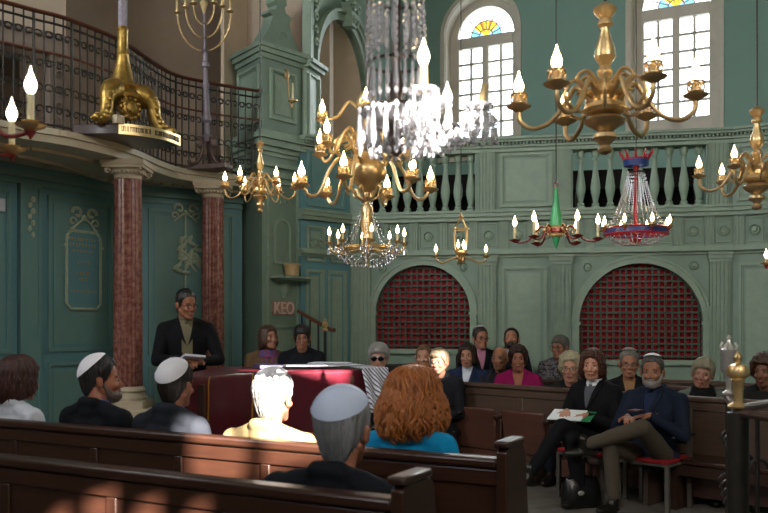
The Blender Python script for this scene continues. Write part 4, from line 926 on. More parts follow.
# foreground crystal chandelier
def crystal_front():
    Y = 3.12; x, y = pX(396, Y); z0 = zpx(113, Y); t = thing('crystal_chandelier', (x, y, z0), label='blurred foreground crystal chandelier hung with glass prisms', cat='chandelier')
    body(t, [(.004, -.16), (.02, -.15), (.03, -.12), (.018, -.1), (.045, -.07), (.05, -.03), (.03, 0), (.02, .05), (.03, .1), (.018, .16), (.015, .9)], SILVERED, name='stem')
    m = MB(); m.lathe([(.03, -.05), (.10, -.035), (.13, .0), (.125, .012), (.05, .0), (.02, -.02)], n=24, lobes=12, amp=.04); m.build('glass_bowl', CRYSTAL, t, sharp=20)
    for z_, r_ in ((.01, .125), (.42, .10), (.18, .105)): m = MB(); m.torus((0, 0, z_), r_, .006, 28, 6); m.build('ring', SILVERED, t)
    for k in range(20):
        a = 2*PI*k/20; c_, s_ = math.cos(a), math.sin(a)
        strand([(.10*c_, .10*s_, .42), (.105*c_, .105*s_, .3), (.11*c_, .11*s_, .18)], .0095, .024, 1).build('bead_strand', CRYSTAL, t, sharp=5)
        m = MB(); 
        for j in range(2): prism_drop(m, (.10*c_, .10*s_, .17-.0*j), .10, .009); bead(m, (.10*c_, .10*s_, .06), .012)
        m.build('prism_drop', CRYSTAL, t, sharp=5)
        m = MB(); q = .155+.02*(k % 2); 
        bead(m, (q*.8*c_, q*.8*s_, .0), .012); prism_drop(m, (q*.8*c_, q*.8*s_, -.012), .11+.03*(k % 2), .011); bead(m, (q*.55*c_, q*.55*s_, -.15), .013); m.build('prism_drop', CRYSTAL, t, sharp=5)
    for k in range(10):
        a = 2*PI*k/10+.2; c_, s_ = math.cos(a), math.sin(a); m = MB(); prism_drop(m, (.075*c_, .075*s_, .40), .17, .012); prism_drop(m, (.08*c_, .08*s_, .62), .17, .011); m.build('prism_drop', CRYSTAL, t, sharp=5)
        strand([(.13*c_, .13*s_, .80), (.115*c_, .115*s_, .6), (.105*c_, .105*s_, .42)], .010, .026, 1).build('bead_strand', CRYSTAL, t, sharp=5)
    for (a, rr_, lit, tilt) in ((287, .30, True, 0), (345, .31, False, .22), (47, .30, True, 0), (105, .26, False, 0), (20, .36, False, 0), (315, .2, False, 0)):
        M = Matrix.Rotation(R(a), 4, 'Z'); m = MB(); m.tube(spline([(.04, 0, -.02), (.12, 0, -.09), (rr_*.75, 0, -.09), (rr_, 0, -.01)]), .009, 8, M=M)
        for j in range(5): bead(m, M @ Vector((.1+.035*j, 0, -.088)), .014)
        ar = m.build('glass_arm', CRYSTAL, t, sharp=20)
        p = M @ Vector((rr_, 0, 0)); m = MB(); m.lathe([(.01, -.012), (.045, -.002), (.052, .006), (.05, .01), (.02, .004)], c=p, n=16, lobes=8, amp=.05); m.build('drip_pan', CRYSTAL, ar, sharp=20)
        for j in range(8):
            b_ = 2*PI*j/8; m = MB(); c2 = p+Vector((.047*math.cos(b_), .047*math.sin(b_), -.008)); bead(m, c2, .009); prism_drop(m, c2-Vector((0, 0, .012)), .055, .008); bead(m, c2-Vector((0, 0, .074)), .008)
            m.build('pan_drop', CRYSTAL, ar, sharp=5)
        for f in (-1, 1):
            ss = strand([(.05, 0, .02), (rr_*.45, f*.03, -.14), (rr_, f*.03, -.01)], .009, .02, 1); ss.v = [tuple(M @ Vector(v)) for v in ss.v]; ss.build('bead_swag', CRYSTAL, ar, sharp=5)
        if a in (20, 315): continue
        T = Matrix.Translation(p) @ Matrix.Rotation(tilt, 4, 'Y'); m = MB(); m.lathe([(.014, 0), (.013, .085)], n=12, M=T); m.build('candle', CANDLE2, ar)
        if lit: flame_bulb(1.0, (0, 0, .085), T).build('bulb', BULBW, ar)
    chain(0, 0, .9, 9.5-z0, .008, t)
crystal_front()
# small ring chandelier with crystals
def ring_small():
    Y = 8.0; x, y = pX(367, Y); z0 = zpx(249, Y); t = thing('crystal_chandelier', (x, y, z0), label='small brass ring chandelier with bead chains, lowest in the middle', cat='chandelier')
    body(t, [(.004, -.18), (.03, -.16), (.012, -.12), (.03, -.05), (.04, 0), (.02, .05), (.05, .1), (.04, .15), (.07, .24), (.05, .3), (.06, .38), (.03, .43), (.05, .47), (.02, .5)], GOLD)
    for z_, r_ in ((0, .26), (.02, .2)): m = MB(); m.torus((0, 0, z_), r_, .011, 36, 6); m.build('ring', GOLD, t)
    arms(t, 8, .355, [(.05, .0), (.2, -.03), (.3, -.04), (.345, 0), (.355, .03)], .05, 8, .85, GOLD, GOLD, IVORY, .07, gallery=False)
    for k in range(8):
        a = 2*PI*k/8; c_, s_ = math.cos(a), math.sin(a)
        strand([(.03*c_, .03*s_, .48), (.08*c_, .08*s_, .3), (.16*c_, .16*s_, .12), (.26*c_, .26*s_, 0)], .010, .022).build('bead_chain', CRYSTAL, t, sharp=5)
        b_ = a+PI/4; strand([(.26*c_, .26*s_, 0), (.22*math.cos((a+b_)/2), .22*math.sin((a+b_)/2), -.12), (.26*math.cos(b_), .26*math.sin(b_), 0)], .012, .024).build('bead_swag', CRYSTAL, t, sharp=5)
        strand([(.35*c_, .35*s_, .02), (.2*c_, .2*s_, -.13), (.02*c_, .02*s_, -.17)], .012, .024).build('bead_swag', CRYSTAL, t, sharp=5)
        m = MB(); 
        for j in range(3): bead(m, (.36*math.cos(a+.12*(j-1)), .36*math.sin(a+.12*(j-1)), -.02-.02*(j == 1)), .02)
        m.build('crystal_drop', CRYSTAL, t, sharp=5)
    chain(0, 0, .5, 9.5-z0, .007, t)
ring_small()
# green spindle chandelier
def green_spindle():
    Y = 7.5; x, y = pX(556, Y); z0 = zpx(232, Y); t = thing('painted_chandelier', (x, y, z0), label='six-candle chandelier with a green cone body and red gilt collar', cat='chandelier')
    m = MB(); m.lathe([(.058, .05), (.05, .12), (.03, .24), (.012, .38), (.004, .4)], n=20); m.build('upper_cone', GREENLAQ, t)
    m = MB(); m.lathe([(.003, -.15), (.025, -.09), (.04, -.04)], n=16); m.build('lower_cone', GREENLAQ, t)
    m = MB(); m.lathe([(.045, -.045), (.06, -.03), (.055, -.02), (.072, .0), (.07, .03), (.078, .05), (.06, .055)], n=20, lobes=10, amp=.06); m.build('collar', GOLDL, t)
    m = MB(); m.lathe([(.06, -.01), (.078, .0), (.076, .025), (.06, .03)], n=20); m.build('red_band', REDLAQ, t)
    arms(t, 6, .36, [(.06, -.01), (.12, .05), (.18, .0), (.24, -.07), (.32, -.09), (.36, -.08)], -.07, -12, 1.0, RUST, RUST, IVORY, .125, gallery=False, r=.008)
    for k in range(6):
        m = MB(); M = Matrix.Rotation(R(-12+60*k), 4, 'Z'); relief_scroll(m, (.12, .03), .035, 1, 0, M, .007); relief_scroll(m, (.17, -.01), .03, -1, 0, M, .006); m.build('scroll', GOLDL, t)
    chain(0, 0, .4, 9.5-z0, .005, t); m = MB(); m.torus((0, 0, .42), .018, .005, 12, 6, M=Matrix.Translation((0, 0, .42)) @ Matrix.Rotation(PI/2, 4, 'X') @ Matrix.Translation((0, 0, -.42))); m.build('hook', RUST, t)
green_spindle()
# red and blue basket chandelier
def empire():
    Y = 8.0; x, y = pX(636, Y); z0 = zpx(232, Y); t = thing('basket_chandelier', (x, y, z0), label='red and blue basket chandelier with a crown and fan of bead strands', cat='chandelier')
    m = MB(); m.lathe([(.285, -.02), (.295, -.02), (.295, .025), (.285, .025), (.285, -.02)], n=40, capped=False); m.build('hoop', BLUELAQ, t)
    for z_ in (.03, -.025): m = MB(); m.torus((0, 0, z_), .293, .0085, 40, 6); m.build('hoop_edge', REDLAQ, t)
    m = MB(); m.lathe([(.10, .62), (.115, .62), (.12, .68), (.11, .68), (.10, .62)], n=28, capped=False); m.build('crown_band', BLUELAQ, t)
    m = MB(); m.torus((0, 0, .68), .117, .008, 28, 6)
    for k in range(10):
        a = 2*PI*k/10; c_, s_ = math.cos(a), math.sin(a); m.tube([(.115*c_, .115*s_, .68), (.13*c_, .13*s_, .72), (.155*c_, .155*s_, .745)], [.012, .01, .004], 6); m.ell((.155*c_, .155*s_, .75), (.01, .01, .01), 8, 6)
    m.build('crown', REDLAQ, t)
    m = MB(); m.torus((0, 0, .56), .07, .01, 20, 6); m.build('collar', SILVERED, t)
    m = MB(); m.lathe([(.03, -.1), (.02, -.05), (.02, .55), (.03, .62)], n=12); m.lathe([(.05, -.12), (.06, -.07), (.02, -.05)], n=12); m.build('red_pole', REDLAQ, t)
    for k in range(28):
        a = 2*PI*k/28; c_, s_ = math.cos(a), math.sin(a)
        strand([(.08*c_, .08*s_, .56), (.12*c_, .12*s_, .38), (.19*c_, .19*s_, .17), (.285*c_, .285*s_, .03)], .0085, .02).build('bead_strand', CRYSTAL, t, sharp=5)
        strand([(.285*c_, .285*s_, -.03), (.18*c_, .18*s_, -.1), (.04*c_, .04*s_, -.12)], .009, .022).build('basket_strand', CRYSTAL, t, sharp=5)
    m = MB()
    for k in range(12): a = 2*PI*k/12; m.tube([(0, 0, -.02), (.285*math.cos(a), .285*math.sin(a), -.02)], .006, 6)
    m.build('spokes', REDLAQ, t)
    arms(t, 8, .315, [(.285, 0), (.30, .0), (.315, .015)], .03, 10, .85, REDLAQ, GOLD, IVORY, .03, gallery=False)
    chain(0, 0, .62, 9.5-z0, .005, t)
empire()
# small lantern shaped brass chandelier
def lantern():
    Y = 8.8; x, y = pX(461, Y); z0 = zpx(262, Y); t = thing('lantern_chandelier', (x, y, z0), label='little brass lantern chandelier above the smaller red arch', cat='chandelier')
    body(t, [(.004, -.02), (.03, 0), (.04, .03), (.02, .05), (.05, .08), (.06, .1), (.02, .12)], GOLD, name='base')
    m = MB()
    for k in range(4): a = PI/4+PI*k/2; c_, s_ = math.cos(a), math.sin(a); m.tube(spline([(.06*c_, .06*s_, .1), (.085*c_, .085*s_, .2), (.085*c_, .085*s_, .34), (.06*c_, .06*s_, .38), (.02*c_, .02*s_, .45)]), .008, 6)
    m.torus((0, 0, .34), .085, .007, 20, 6); m.torus((0, 0, .12), .07, .007, 20, 6); m.build('cage', GOLD, t)
    body(t, [(.02, .44), (.035, .46), (.015, .48), (.005, .52)], GOLD, name='cap')
    arms(t, 4, .26, [(.04, .05), (.12, .02), (.2, -.01), (.25, .02), (.26, .04)], .06, 3, .85, GOLD, GOLD, IVORY, .04, gallery=False)
    for dx, dy in ((-.03, 0), (.03, .02)):
        m = MB(); m.lathe([(.01, 0), (.01, .05)], c=(dx, dy, .1), n=8); c_ = m.build('inner_candle', IVORY, t); flame_bulb(.85, (dx, dy, .15)).build('bulb', BULB, c_)
    chain(0, 0, .5, 9.5-z0, .005, t)
lantern()
# red-armed chandelier cut by the left edge, small one cut by the right edge
def red_arm(px, Y, zc, Rr, phase, s, label, armm, clen):
    x, y = pX(px, Y); t = thing('painted_chandelier', (x, y, zc), label=label, cat='chandelier')
    body(t, [(.004, -.12), (.03, -.1), (.02, -.07), (.06, -.03), (.07, .02), (.03, .06), (.05, .12), (.02, .18), (.012, .3)], GOLDL)
    arms(t, 4, Rr, [(.05, .0), (Rr*.4, .04), (Rr*.7, -.04), (Rr, -.03)], -.01, phase, s, armm, GOLDL, IVORY, clen, gallery=False, r=.009, bulb_mat=BULBW if s > 1 else BULB)
    for k in range(4): m = MB(); a = R(phase+90*k); m.lathe([(.002, -.06), (.02, -.03), (.008, -.02)], c=(Rr*math.cos(a), Rr*math.sin(a), 0), n=10); m.build('pendant', RUST, t)
    chain(0, 0, .3, 9.5-zc, .006, t)
red_arm(-50, 3.3, zpx(129, 3.3), .36, -14, 1.15, 'red-armed candle chandelier cut off by the left edge of the photo', RUST, .115)
red_arm(795, 7.2, zpx(262, 7.2), .24, 178, .85, 'small brass chandelier with its bulb showing at the right edge', GOLD, .04)
# ================================================================ people
SKINS = {}
def skin(col):
    if col not in SKINS: SKINS[col] = mat('skin_'+str(len(SKINS)), col, .5, col2=col, bump=.05); 
    return SKINS[col]
FAB = {}
def fab(col, rough=.85, sheen=.2, name='fabric'):
    k = (col, name)
    if k not in FAB: FAB[k] = mat(name, col, rough, sheen=0, spec=.2, bump=.25, bscale=160)
    return FAB[k]
def hairmat(c1, c2):
    k = (c1, c2)
    if k not in FAB: FAB[k] = mat('hair', c1, .42, col2=c2, vscale=30, stretch=(1, 1, .15), bump=.6, bscale=120, vcon=.6)
    return FAB[k]
EYEW = mat('eye_white', '#a8a098', .5); IRIS = mat('iris', '#2a1c14', .2); LENS = mat('dark_lens', '#0c0c0e', .08); SHOE = mat('shoe_leather', '#17140f', .35); GFRAME = mat('glasses_frame', '#1c1816', .3)
def remesh(mb, voxel, smooth=3, amp=0, freq=7, seed=0):
    me = mb.mesh('tmp'); ob = bpy.data.objects.new('tmp', me); COL.objects.link(ob)
    md = ob.modifiers.new('r', 'REMESH'); md.mode = 'VOXEL'; md.voxel_size = voxel
    if smooth: s_ = ob.modifiers.new('s', 'SMOOTH'); s_.factor = .5; s_.iterations = smooth
    dg = bpy.context.evaluated_depsgraph_get(); out = bpy.data.meshes.new_from_object(ob.evaluated_get(dg)); bpy.data.objects.remove(ob); bpy.data.meshes.remove(me)
    if amp:
        ns = [v.normal.copy() for v in out.vertices]
        for v, n_ in zip(out.vertices, ns):
            q = v.co*freq; k = noise.noise((q.x+seed, q.y, q.z*.7))+.5*noise.noise((q.x*2.3+seed, q.y*2.3, q.z*1.2+4)); v.co += n_*k*amp
    for p in out.polygons: p.use_smooth = True
    return out
def ik(S, W, l1, l2, hint):
    d = W-S; L = min(d.length, (l1+l2)*.995); u = d.normalized(); a = (l1*l1-l2*l2+L*L)/(2*L); h = math.sqrt(max(l1*l1-a*a, 0))
    hv = hint-u*hint.dot(u); hv = hv.normalized() if hv.length > 1e-4 else Vector((0, 0, -1))
    return S+u*a+hv*h
def hand(mb, W, d, nrm, side, curl=.5, s=1.0):     # palm, four fingers of unequal length, thumb
    d = d.normalized(); nrm = (nrm-d*nrm.dot(d)).normalized(); x = d.cross(nrm).normalized()*side   # x points to the thumb side
    Q = Matrix((x, nrm, d)).transposed()
    mb.ell(W+d*.048*s, (.040*s, .015*s, .050*s), 12, 8, rot=Q); mb.capsule(W-d*.03, W+d*.02, .026*s, .026*s)
    for k, (off, L) in enumerate(((.030, .072), (.010, .082), (-.011, .076), (-.031, .060))):
        b = W+d*.088*s+x*off*s; f = (d+x*(off*4)).normalized(); p1 = b+(f*math.cos(curl*.5)-nrm*math.sin(curl*.5))*L*.45*s; p2 = p1+(f*math.cos(curl*1.3)-nrm*math.sin(curl*1.3))*L*.33*s; p3 = p2+(f*math.cos(curl*1.9)-nrm*math.sin(curl*1.9))*L*.24*s
        mb.capsule(b-f*.02, p1, .0095*s, .0085*s, 8); mb.capsule(p1, p2, .0085*s, .008*s, 8); mb.capsule(p2, p3, .008*s, .0065*s, 8)
    b = W+d*.028*s+x*.030*s; p1 = b+(d*.6+x*.7-nrm*.3).normalized()*.045*s; p2 = p1+(d*.9+x*.25-nrm*.4).normalized()*.034*s
    mb.capsule(b, p1, .013*s, .011*s, 8); mb.capsule(p1, p2, .011*s, .008*s, 8)
def head_mesh(mb, M, wide=1.0, jaw=1.0, nose=1.0):
    E = lambda c, r: mb.ell((c[0]*wide, c[1], c[2]), (r[0]*wide, r[1], r[2]), 18, 12, M=M)
    E((0, .012, .035), (.074, .094, .083)); E((0, -.025, -.02), (.062, .068, .085)); E((0, -.03, -.065), (.05*jaw, .055, .045))
    E((0, -.062, -.098), (.026*jaw, .024, .021))
    for f in (-1, 1):
        mb.capsule(M @ Vector((f*.052*wide*jaw, .0, -.045)), M @ Vector((f*.022*jaw, -.055, -.095)), .022, .02)
        E((f*.030, -.079, .020), (.024, .012, .007)); E((f*.036, -.070, -.030), (.022, .020, .019)); E((f*.081, .012, -.008), (.012, .018, .032)); E((f*.088, .019, .006), (.008, .014, .015))
        E((f*.011, -.096, -.040), (.0085, .009, .007))
    mb.capsule(M @ Vector((0, -.082, .012)), M @ Vector((0, -.108*nose, -.034)), .007, .0115, 10)
    E((0, -.088, -.062), (.024, .010, .012)); E((0, -.084, -.078), (.018, .009, .008))
STY = {   # azimuth (0 front, 180 back) -> lowest z of the hair
 'short': [(0, .082), (35, .078), (52, .05), (68, .0), (80, -.02), (95, -.0), (110, -.03), (140, -.085), (180, -.095)],
 'bob': [(0, .070), (30, .060), (44, .03), (52, -.075), (80, -.10), (130, -.12), (180, -.13)],
 'fringe': [(0, .040), (30, .035), (46, .01), (56, -.06), (80, -.09), (130, -.11), (180, -.12)],
 'long': [(0, .078), (30, .062), (42, .01), (50, -.14), (80, -.20), (130, -.22), (180, -.24)],
 'longish': [(0, .078), (30, .062), (42, .01), (50, -.11), (80, -.15), (130, -.17), (180, -.18)],
 'curly': [(0, .065), (30, .055), (46, .0), (55, -.05), (80, -.06), (130, -.09), (180, -.10)],
 'pixie': [(0, .050), (35, .048), (55, .02), (70, -.03), (95, -.02), (130, -.07), (180, -.09)]}
def hair_pt(sty, a, t, vol, flare):
    if sty == 'longish': vol = vol*(.6+.42*t)
    if sty == 'short' and t > .55: vol = vol*(1-(t-.55)*1.9)
    tab = STY[sty]; d = abs((math.degrees(a)+180) % 360-180); ze = tab[-1][1]
    for i in range(len(tab)-1):
        if tab[i][0] <= d <= tab[i+1][0]: k = (d-tab[i][0])/(tab[i+1][0]-tab[i][0]); ze = tab[i][1]+(tab[i+1][1]-tab[i][1])*k; break
    cz = .040; rx, ry, rz = .076+vol, .096+vol, .084+vol*1.1; dx, dy = math.sin(a), -math.cos(a)
    if ze > cz: th = math.acos(min(1, (ze-cz)/rz))*t; f = math.sin(th); z = cz+rz*math.cos(th)
    else:
        L1 = PI/2; total = L1*.09+(cz-ze); s_ = t*total
        if s_ < L1*.09: th = s_/.09; f = math.sin(th); z = cz+rz*math.cos(th)
        else: z = cz-(s_-L1*.09); q = (cz-z); f = (math.sqrt(max(.05, 1-(q/.19)**2)) if flare <= 0 else 1+flare*math.sin(min(1, q/.22)*PI)*.6)
    return Vector((dx*rx*f, .012+dy*ry*f, z))
def hair(M, sty, vol, mt, root, seed=0, flare=0, locks=0, wave=.004, lockr=.005, name='hair', part=None):
    m = MB(); na, nt = 84, 20; vs = []
    for k in range(na):
        a = 2*PI*k/na
        for j in range(nt):
            t = j/(nt-1); p = hair_pt(sty, a, t, vol*min(1, (1-t)*5+.25) if flare <= 0 else vol*min(1, (1-t)*6+.5), flare); r_ = Vector((p.x, p.y-.012, p.z-.03)).normalized()
            n_ = noise.noise((math.sin(a)*9+seed, math.cos(a)*9, t*2.5))*.006+noise.noise((math.sin(a)*26+seed, math.cos(a)*26, t*2))*.0035
            if sty == 'curly': n_ += noise.noise((p.x*38+seed, p.y*38, p.z*38))*.014
            vs.append(p+r_*n_*min(1, t*3))
    for k in range(na): p = vs[k*nt+nt-1]; vs.append(Vector((p.x*.55, .012+(p.y-.012)*.55, p.z+.012)))
    fs = [(k*nt+j, k*nt+j+1, ((k+1) % na)*nt+j+1, ((k+1) % na)*nt+j) for k in range(na) for j in range(nt-1)]
    fs += [(k*nt+nt-1, na*nt+k, na*nt+(k+1) % na, ((k+1) % na)*nt+nt-1) for k in range(na)]+[tuple(na*nt+k for k in range(na))]
    m.add(vs, fs, M)
    if locks:
        rg = random.Random(seed)
        for q in range(locks):
            a = rg.uniform(0, 2*PI); t0 = rg.uniform(.1, .6); t1 = min(1.03, t0+rg.uniform(.35, .6)); ph = rg.uniform(0, 6); pts = []; rs = []
            for j in range(12):
                u = j/11; t = t0+(t1-t0)*u; p = hair_pt(sty, a+.10*math.sin(ph+u*2), min(t, 1), vol+.002, flare)
                o_ = Vector((math.cos(a), math.sin(a), 0))*wave*math.sin(ph+t*22)+Vector((math.sin(a), -math.cos(a), 0))*(wave*.8*math.cos(ph*2+t*19))
                pts.append(M @ (p+o_*min(1, t*2)+Vector((0, 0, -max(0, t-1)*.2)))); rs.append(lockr*max(.15, math.sin(PI*(.12+.85*u))))
            m.tube(pts, rs, 5)
    me = m.mesh('hair'); finish(me, 180); return link(name, me, mt, root)
def patch(bvh, rows, mt, root, name, off=.005, ncol=9, ydir=1):
    vs = []; good = True
    for z, x0, x1 in rows:
        for c in range(ncol):
            x = x0+(x1-x0)*c/(ncol-1); h = bvh.ray_cast(Vector((x, -1.2*ydir, z)), Vector((0, ydir, 0)))
            y = h[0].y if h[0] else None; vs.append([x, y, z])
    ys = [v[1] for v in vs if v[1] is not None]
    if not ys: return None
    last = ys[0]
    for v in vs:
        if v[1] is None: v[1] = last
        last = v[1]
    nr = len(rows); n_ = nr*ncol
    V_ = [(x, y-ydir*off, z) for x, y, z in vs]+[(x, y+ydir*.012, z) for x, y, z in vs]
    fs = []
    for r_ in range(nr-1):
        for c in range(ncol-1):
            a = r_*ncol+c; fs.append((a, a+1, a+ncol+1, a+ncol)); fs.append((n_+a, n_+a+ncol, n_+a+ncol+1, n_+a+1))
    bd = [c for c in range(ncol)]+[r_*ncol+ncol-1 for r_ in range(1, nr)]+[(nr-1)*ncol+c for c in range(ncol-2, -1, -1)]+[r_*ncol for r_ in range(nr-2, 0, -1)]
    for i in range(len(bd)): a, b = bd[i], bd[(i+1) % len(bd)]; fs.append((a, n_+a, n_+b, b))
    m = MB(); m.add(V_, fs); me = m.mesh(name); finish(me, 50); return link(name, me, mt, root)

def person(px, Y, face, label, top=None, seat=.42, skinc='#b88468', coat='#1b1c22', shirt=None, pants='#20222a', hairc=('#3a2a20', '#241812'), sty='short', vol=.012, flare=0, locks=0, wave=.004, lockr=.005,
           kippah=None, glasses=None, beard=None, yaw=0, pitch=0, roll=0, w=1.0, lean=0, stand=False, arms_=None, legs=None, vneck=True, collar=None, scarf=None, headw=1.0, jaw=1.0, nose=1.0, s=1.08, vox=.0065, loc=None, coat_rough=.85, shirt_rows=None, lapel=False, base=0, extra=None):
    x, y = loc if loc is not None else pX(px, Y)
    rz = math.atan2(face[0], -face[1]); seed = len([o for o in COL.objects if o.name.startswith('person')])*3.7
    P = Vector((0, 0, seat+.10)) if not stand else Vector((0, 0, .94))
    N = P+Vector((0, -lean, .50)); H = N+Vector((0, -.034-lean*.3, .137))
    toph = H.z+.125
    if top is not None: s = (top-base)/toph if stand else s
    dz = 0 if top is None or stand else top-base-toph*s
    root = thing('person', (x, y, base+(dz if abs(dz) < .3 else 0)), rz, label, 'person'); root.scale = (s, s, s)
    if dz and not stand: root.location.z = base; P.z += dz/s; N.z += dz/s; H.z += dz/s
    MH = Matrix.Translation(H) @ Matrix.Rotation(yaw, 4, 'Z') @ Matrix.Rotation(roll, 4, 'Y') @ Matrix.Rotation(pitch, 4, 'X')
    S = {f: N+Vector((f*.172*w, .01, -.068)) for f in (-1, 1)}
    fz = 0 if not stand else 0
    if arms_ is None: arms_ = {-1: (Vector((-.07, -.27, P.z+.12)), Vector((-.5, .3, -1))), 1: (Vector((.07, -.25, P.z+.14)), Vector((.5, .3, -1)))}
    if legs is None:
        legs = {f: (Vector((f*.11, -.44, P.z-.02)), Vector((f*.11, -.42, .09))) for f in (-1, 1)} if not stand else {f: (Vector((f*.10, -.02, .50)), Vector((f*.11, .02, .09))) for f in (-1, 1)}
    Hp = {f: P+Vector((f*.09, 0, -.02)) for f in (-1, 1)}
    E = {}; Wr = {}
    for f in (-1, 1):
        W_ = Vector(arms_[f][0]); d = W_-S[f]
        if d.length > .54: W_ = S[f]+d.normalized()*.54
        Wr[f] = W_; E[f] = ik(S[f], W_, .29, .26, Vector(arms_[f][1]))
    # body, one continuous surface
    b = MB(); head_mesh(b, MH, headw, jaw, nose)
    b.capsule(MH @ Vector((0, .02, -.05)), N+Vector((0, .012, -.03)), .054*(.92+.08*w), .053, 14)
    b.capsule(N+Vector((0, .0, -.17)), P+Vector((0, 0, .05)), .085, .09, 14); b.capsule(N+Vector((0, .01, -.04)), N+Vector((0, 0, -.2)), .05, .08, 14); b.capsule(S[-1], S[1], .036, .036)
    b.ell(P, (.13, .10, .10)); b.capsule(N+Vector((0, .01, -.05)), S[-1], .036, .036); b.capsule(N+Vector((0, .01, -.05)), S[1], .036, .036)
    for f in (-1, 1):
        b.capsule(S[f], E[f], .038, .032); b.capsule(E[f], Wr[f], .034, .025)
        dd = (Wr[f]-E[f]).normalized(); hd = arms_[f][2] if len(arms_[f]) > 2 else dd; nn = arms_[f][3] if len(arms_[f]) > 3 else Vector((0, 0, 1)); cu = arms_[f][4] if len(arms_[f]) > 4 else .5
        hand(b, Wr[f], Vector(hd), Vector(nn), -f, cu)
        b.capsule(Hp[f], legs[f][0], .07, .045); b.capsule(legs[f][0], legs[f][1], .045, .032)
    body_ = link('body', remesh(b, vox, 1), skin(skinc), root)
    # clothes
    c = MB()
    c.ell(N+Vector((0, .0, -.20)), (.178*w, .120, .20)); c.ell(P+Vector((0, -.012-lean*.3, .13)), (.165*w, .128, .17)); c.ell(P+Vector((0, 0, .0)), (.175*w, .135, .11 if not stand else .16))
    c.capsule(S[-1]+Vector((.03, 0, -.01)), S[1]-Vector((.03, 0, .01)), .06, .06); c.ell(N+Vector((0, .045, -.035)), (.085, .045, .07)); c.capsule(N+Vector((-.045, .055, .02)), N+Vector((.045, .055, .02)), .034, .034)
    for f in (-1, 1):
        c.capsule(N+Vector((f*.045, .025, .0)), S[f]+Vector((0, 0, -.004)), .042, .060); c.capsule(N+Vector((f*.05, .05, .012)), N+Vector((f*.062, -.02, -.01)), .024, .022); c.capsule(S[f], E[f], .064, .052); c.capsule(E[f], Wr[f]-(Wr[f]-E[f]).normalized()*.02, .050, .038)
        c.capsule(N+Vector((f*.09*w, -.02, -.18)), S[f]+Vector((0, 0, -.03)), .08, .06)
        if stand: c.capsule(P+Vector((f*.06, 0, 0)), P+Vector((f*.07, 0, -.14)), .115, .12)
    cm = remesh(c, .0095, 3, .006, 9, seed); coat_o = link('jacket', cm, coat if not isinstance(coat, str) else fab(coat, coat_rough), root)
    t = MB(); t.ell(P, (.15*w, .12, .10))
    for f in (-1, 1):
        K, A = Vector(legs[f][0]), Vector(legs[f][1]); t.capsule(Hp[f], K, .088, .064, 14); t.capsule(K, A+(K-A).normalized()*.04, .063, .050, 14)
    link('trousers', remesh(t, .0115, 3, .005, 9, seed+5), fab(pants), root)
    for f in (-1, 1):
        A = Vector(legs[f][1]); fd = Vector(legs[f][2]) if len(legs[f]) > 2 else Vector((f*.15, -1, 0)); fd.normalize(); up = Vector(legs[f][3]).normalized() if len(legs[f]) > 3 else Vector((0, 0, 1))
        sd_ = fd.cross(up).normalized(); Q = Matrix((fd, sd_, up)).transposed(); m = MB()
        m.ell(A+fd*.01-up*.03, (.06, .04, .055), rot=Q); m.ell(A+fd*.09-up*.055, (.12, .045, .035), rot=Q); m.ell(A+fd*.03-up*.07, (.10, .04, .018), rot=Q); m.capsule(A-up*.01, A+up*.05, .04, .04)
        link('shoe', remesh(m, .009, 2), SHOE, root)
    bvh = BVHTree.FromPolygons([v.co for v in cm.vertices], [tuple(p.vertices) for p in cm.polygons])
    nz = N.z
    if shirt:
        d_ = .21 if vneck else .05; rows = shirt_rows or [(nz+.012-d_*k/9, -.052*(1-k/9)**.8-.004, .052*(1-k/9)**.8+.004) for k in range(10)]
        if shirt_rows is not None: rows = [(nz+a_, b_, c_) for a_, b_, c_ in shirt_rows]
        sp = patch(bvh, rows, fab(shirt), root, 'shirt', .006)
    if shirt and vneck or lapel:
        for f in (-1, 1):
            rows = [(nz+.02-.025*k, f*(.056*(1-min(k/9, 1))**.8+.004), f*(.056*(1-min(k/9, 1))**.8+.004+.04*math.sin(PI*min(1, (k+2)/11)))) for k in range(10)]
            patch(bvh, rows, coat_o.data.materials[0], root, 'lapel', .014, 5)
    if collar:
        m = MB(); Mc = Matrix.Translation(N+Vector((0, .012, .0))) @ Matrix.Rotation(R(12), 4, 'X'); m.lathe([(.058, -.03), (.066, .0), (.066, .034), (.060, .036), (.056, -.02)], n=24, M=Mc); m.build('collar', fab(collar), root)
        for f in (-1, 1):
            m = MB(); q0 = Mc @ Vector((f*.01, -.068, .015)); m.prism([q0, Mc @ Vector((f*.065, -.035, .02)), Mc @ Vector((f*.085, -.07, -.045)), Mc @ Vector((f*.035, -.105, -.05))], (0, .006, 0)); m.build('collar_point', fab(collar), root)
    if scarf:
        m = MB(); Mc = Matrix.Translation(N+Vector((0, .0, -.0))) @ Matrix.Rotation(R(14), 4, 'X')
        for q in range(3): m.torus((0, -.005, .02-.024*q), .068+.012*q, .02, 24, 8, M=Mc)
        me = remesh(m, .008, 2, .006, 22, seed); link('scarf', me, scarf, root)
        for f in (-1, 1): patch(bvh, [(nz-.02-.03*k, f*(.015+.002*k), f*(.075+.002*k)) for k in range(10)], scarf, root, 'scarf_end', .014, 6)
    # face
    for f in (-1, 1):
        m = MB(); m.ell((f*.030*headw, -.0775, .0), (.0125, .0105, .0065), 12, 8, M=MH); eo = m.build('eye', EYEW, root); m = MB(); m.ell((f*.030*headw, -.0868, .0), (.0058, .004, .0062), 10, 8, M=MH); m.build('iris', IRIS, eo)
        m = MB(); m.tube([MH @ Vector((f*q_*headw, -.0905+abs(q_-.02)*.35, .021+.004*math.sin((q_-.01)*60))) for q_ in (.012, .02, .03, .04, .048)], [.002, .0035, .0035, .003, .0015], 6); m.build('eyebrow', hairmat(*hairc) if sty != 'bald' else SHOE, root)
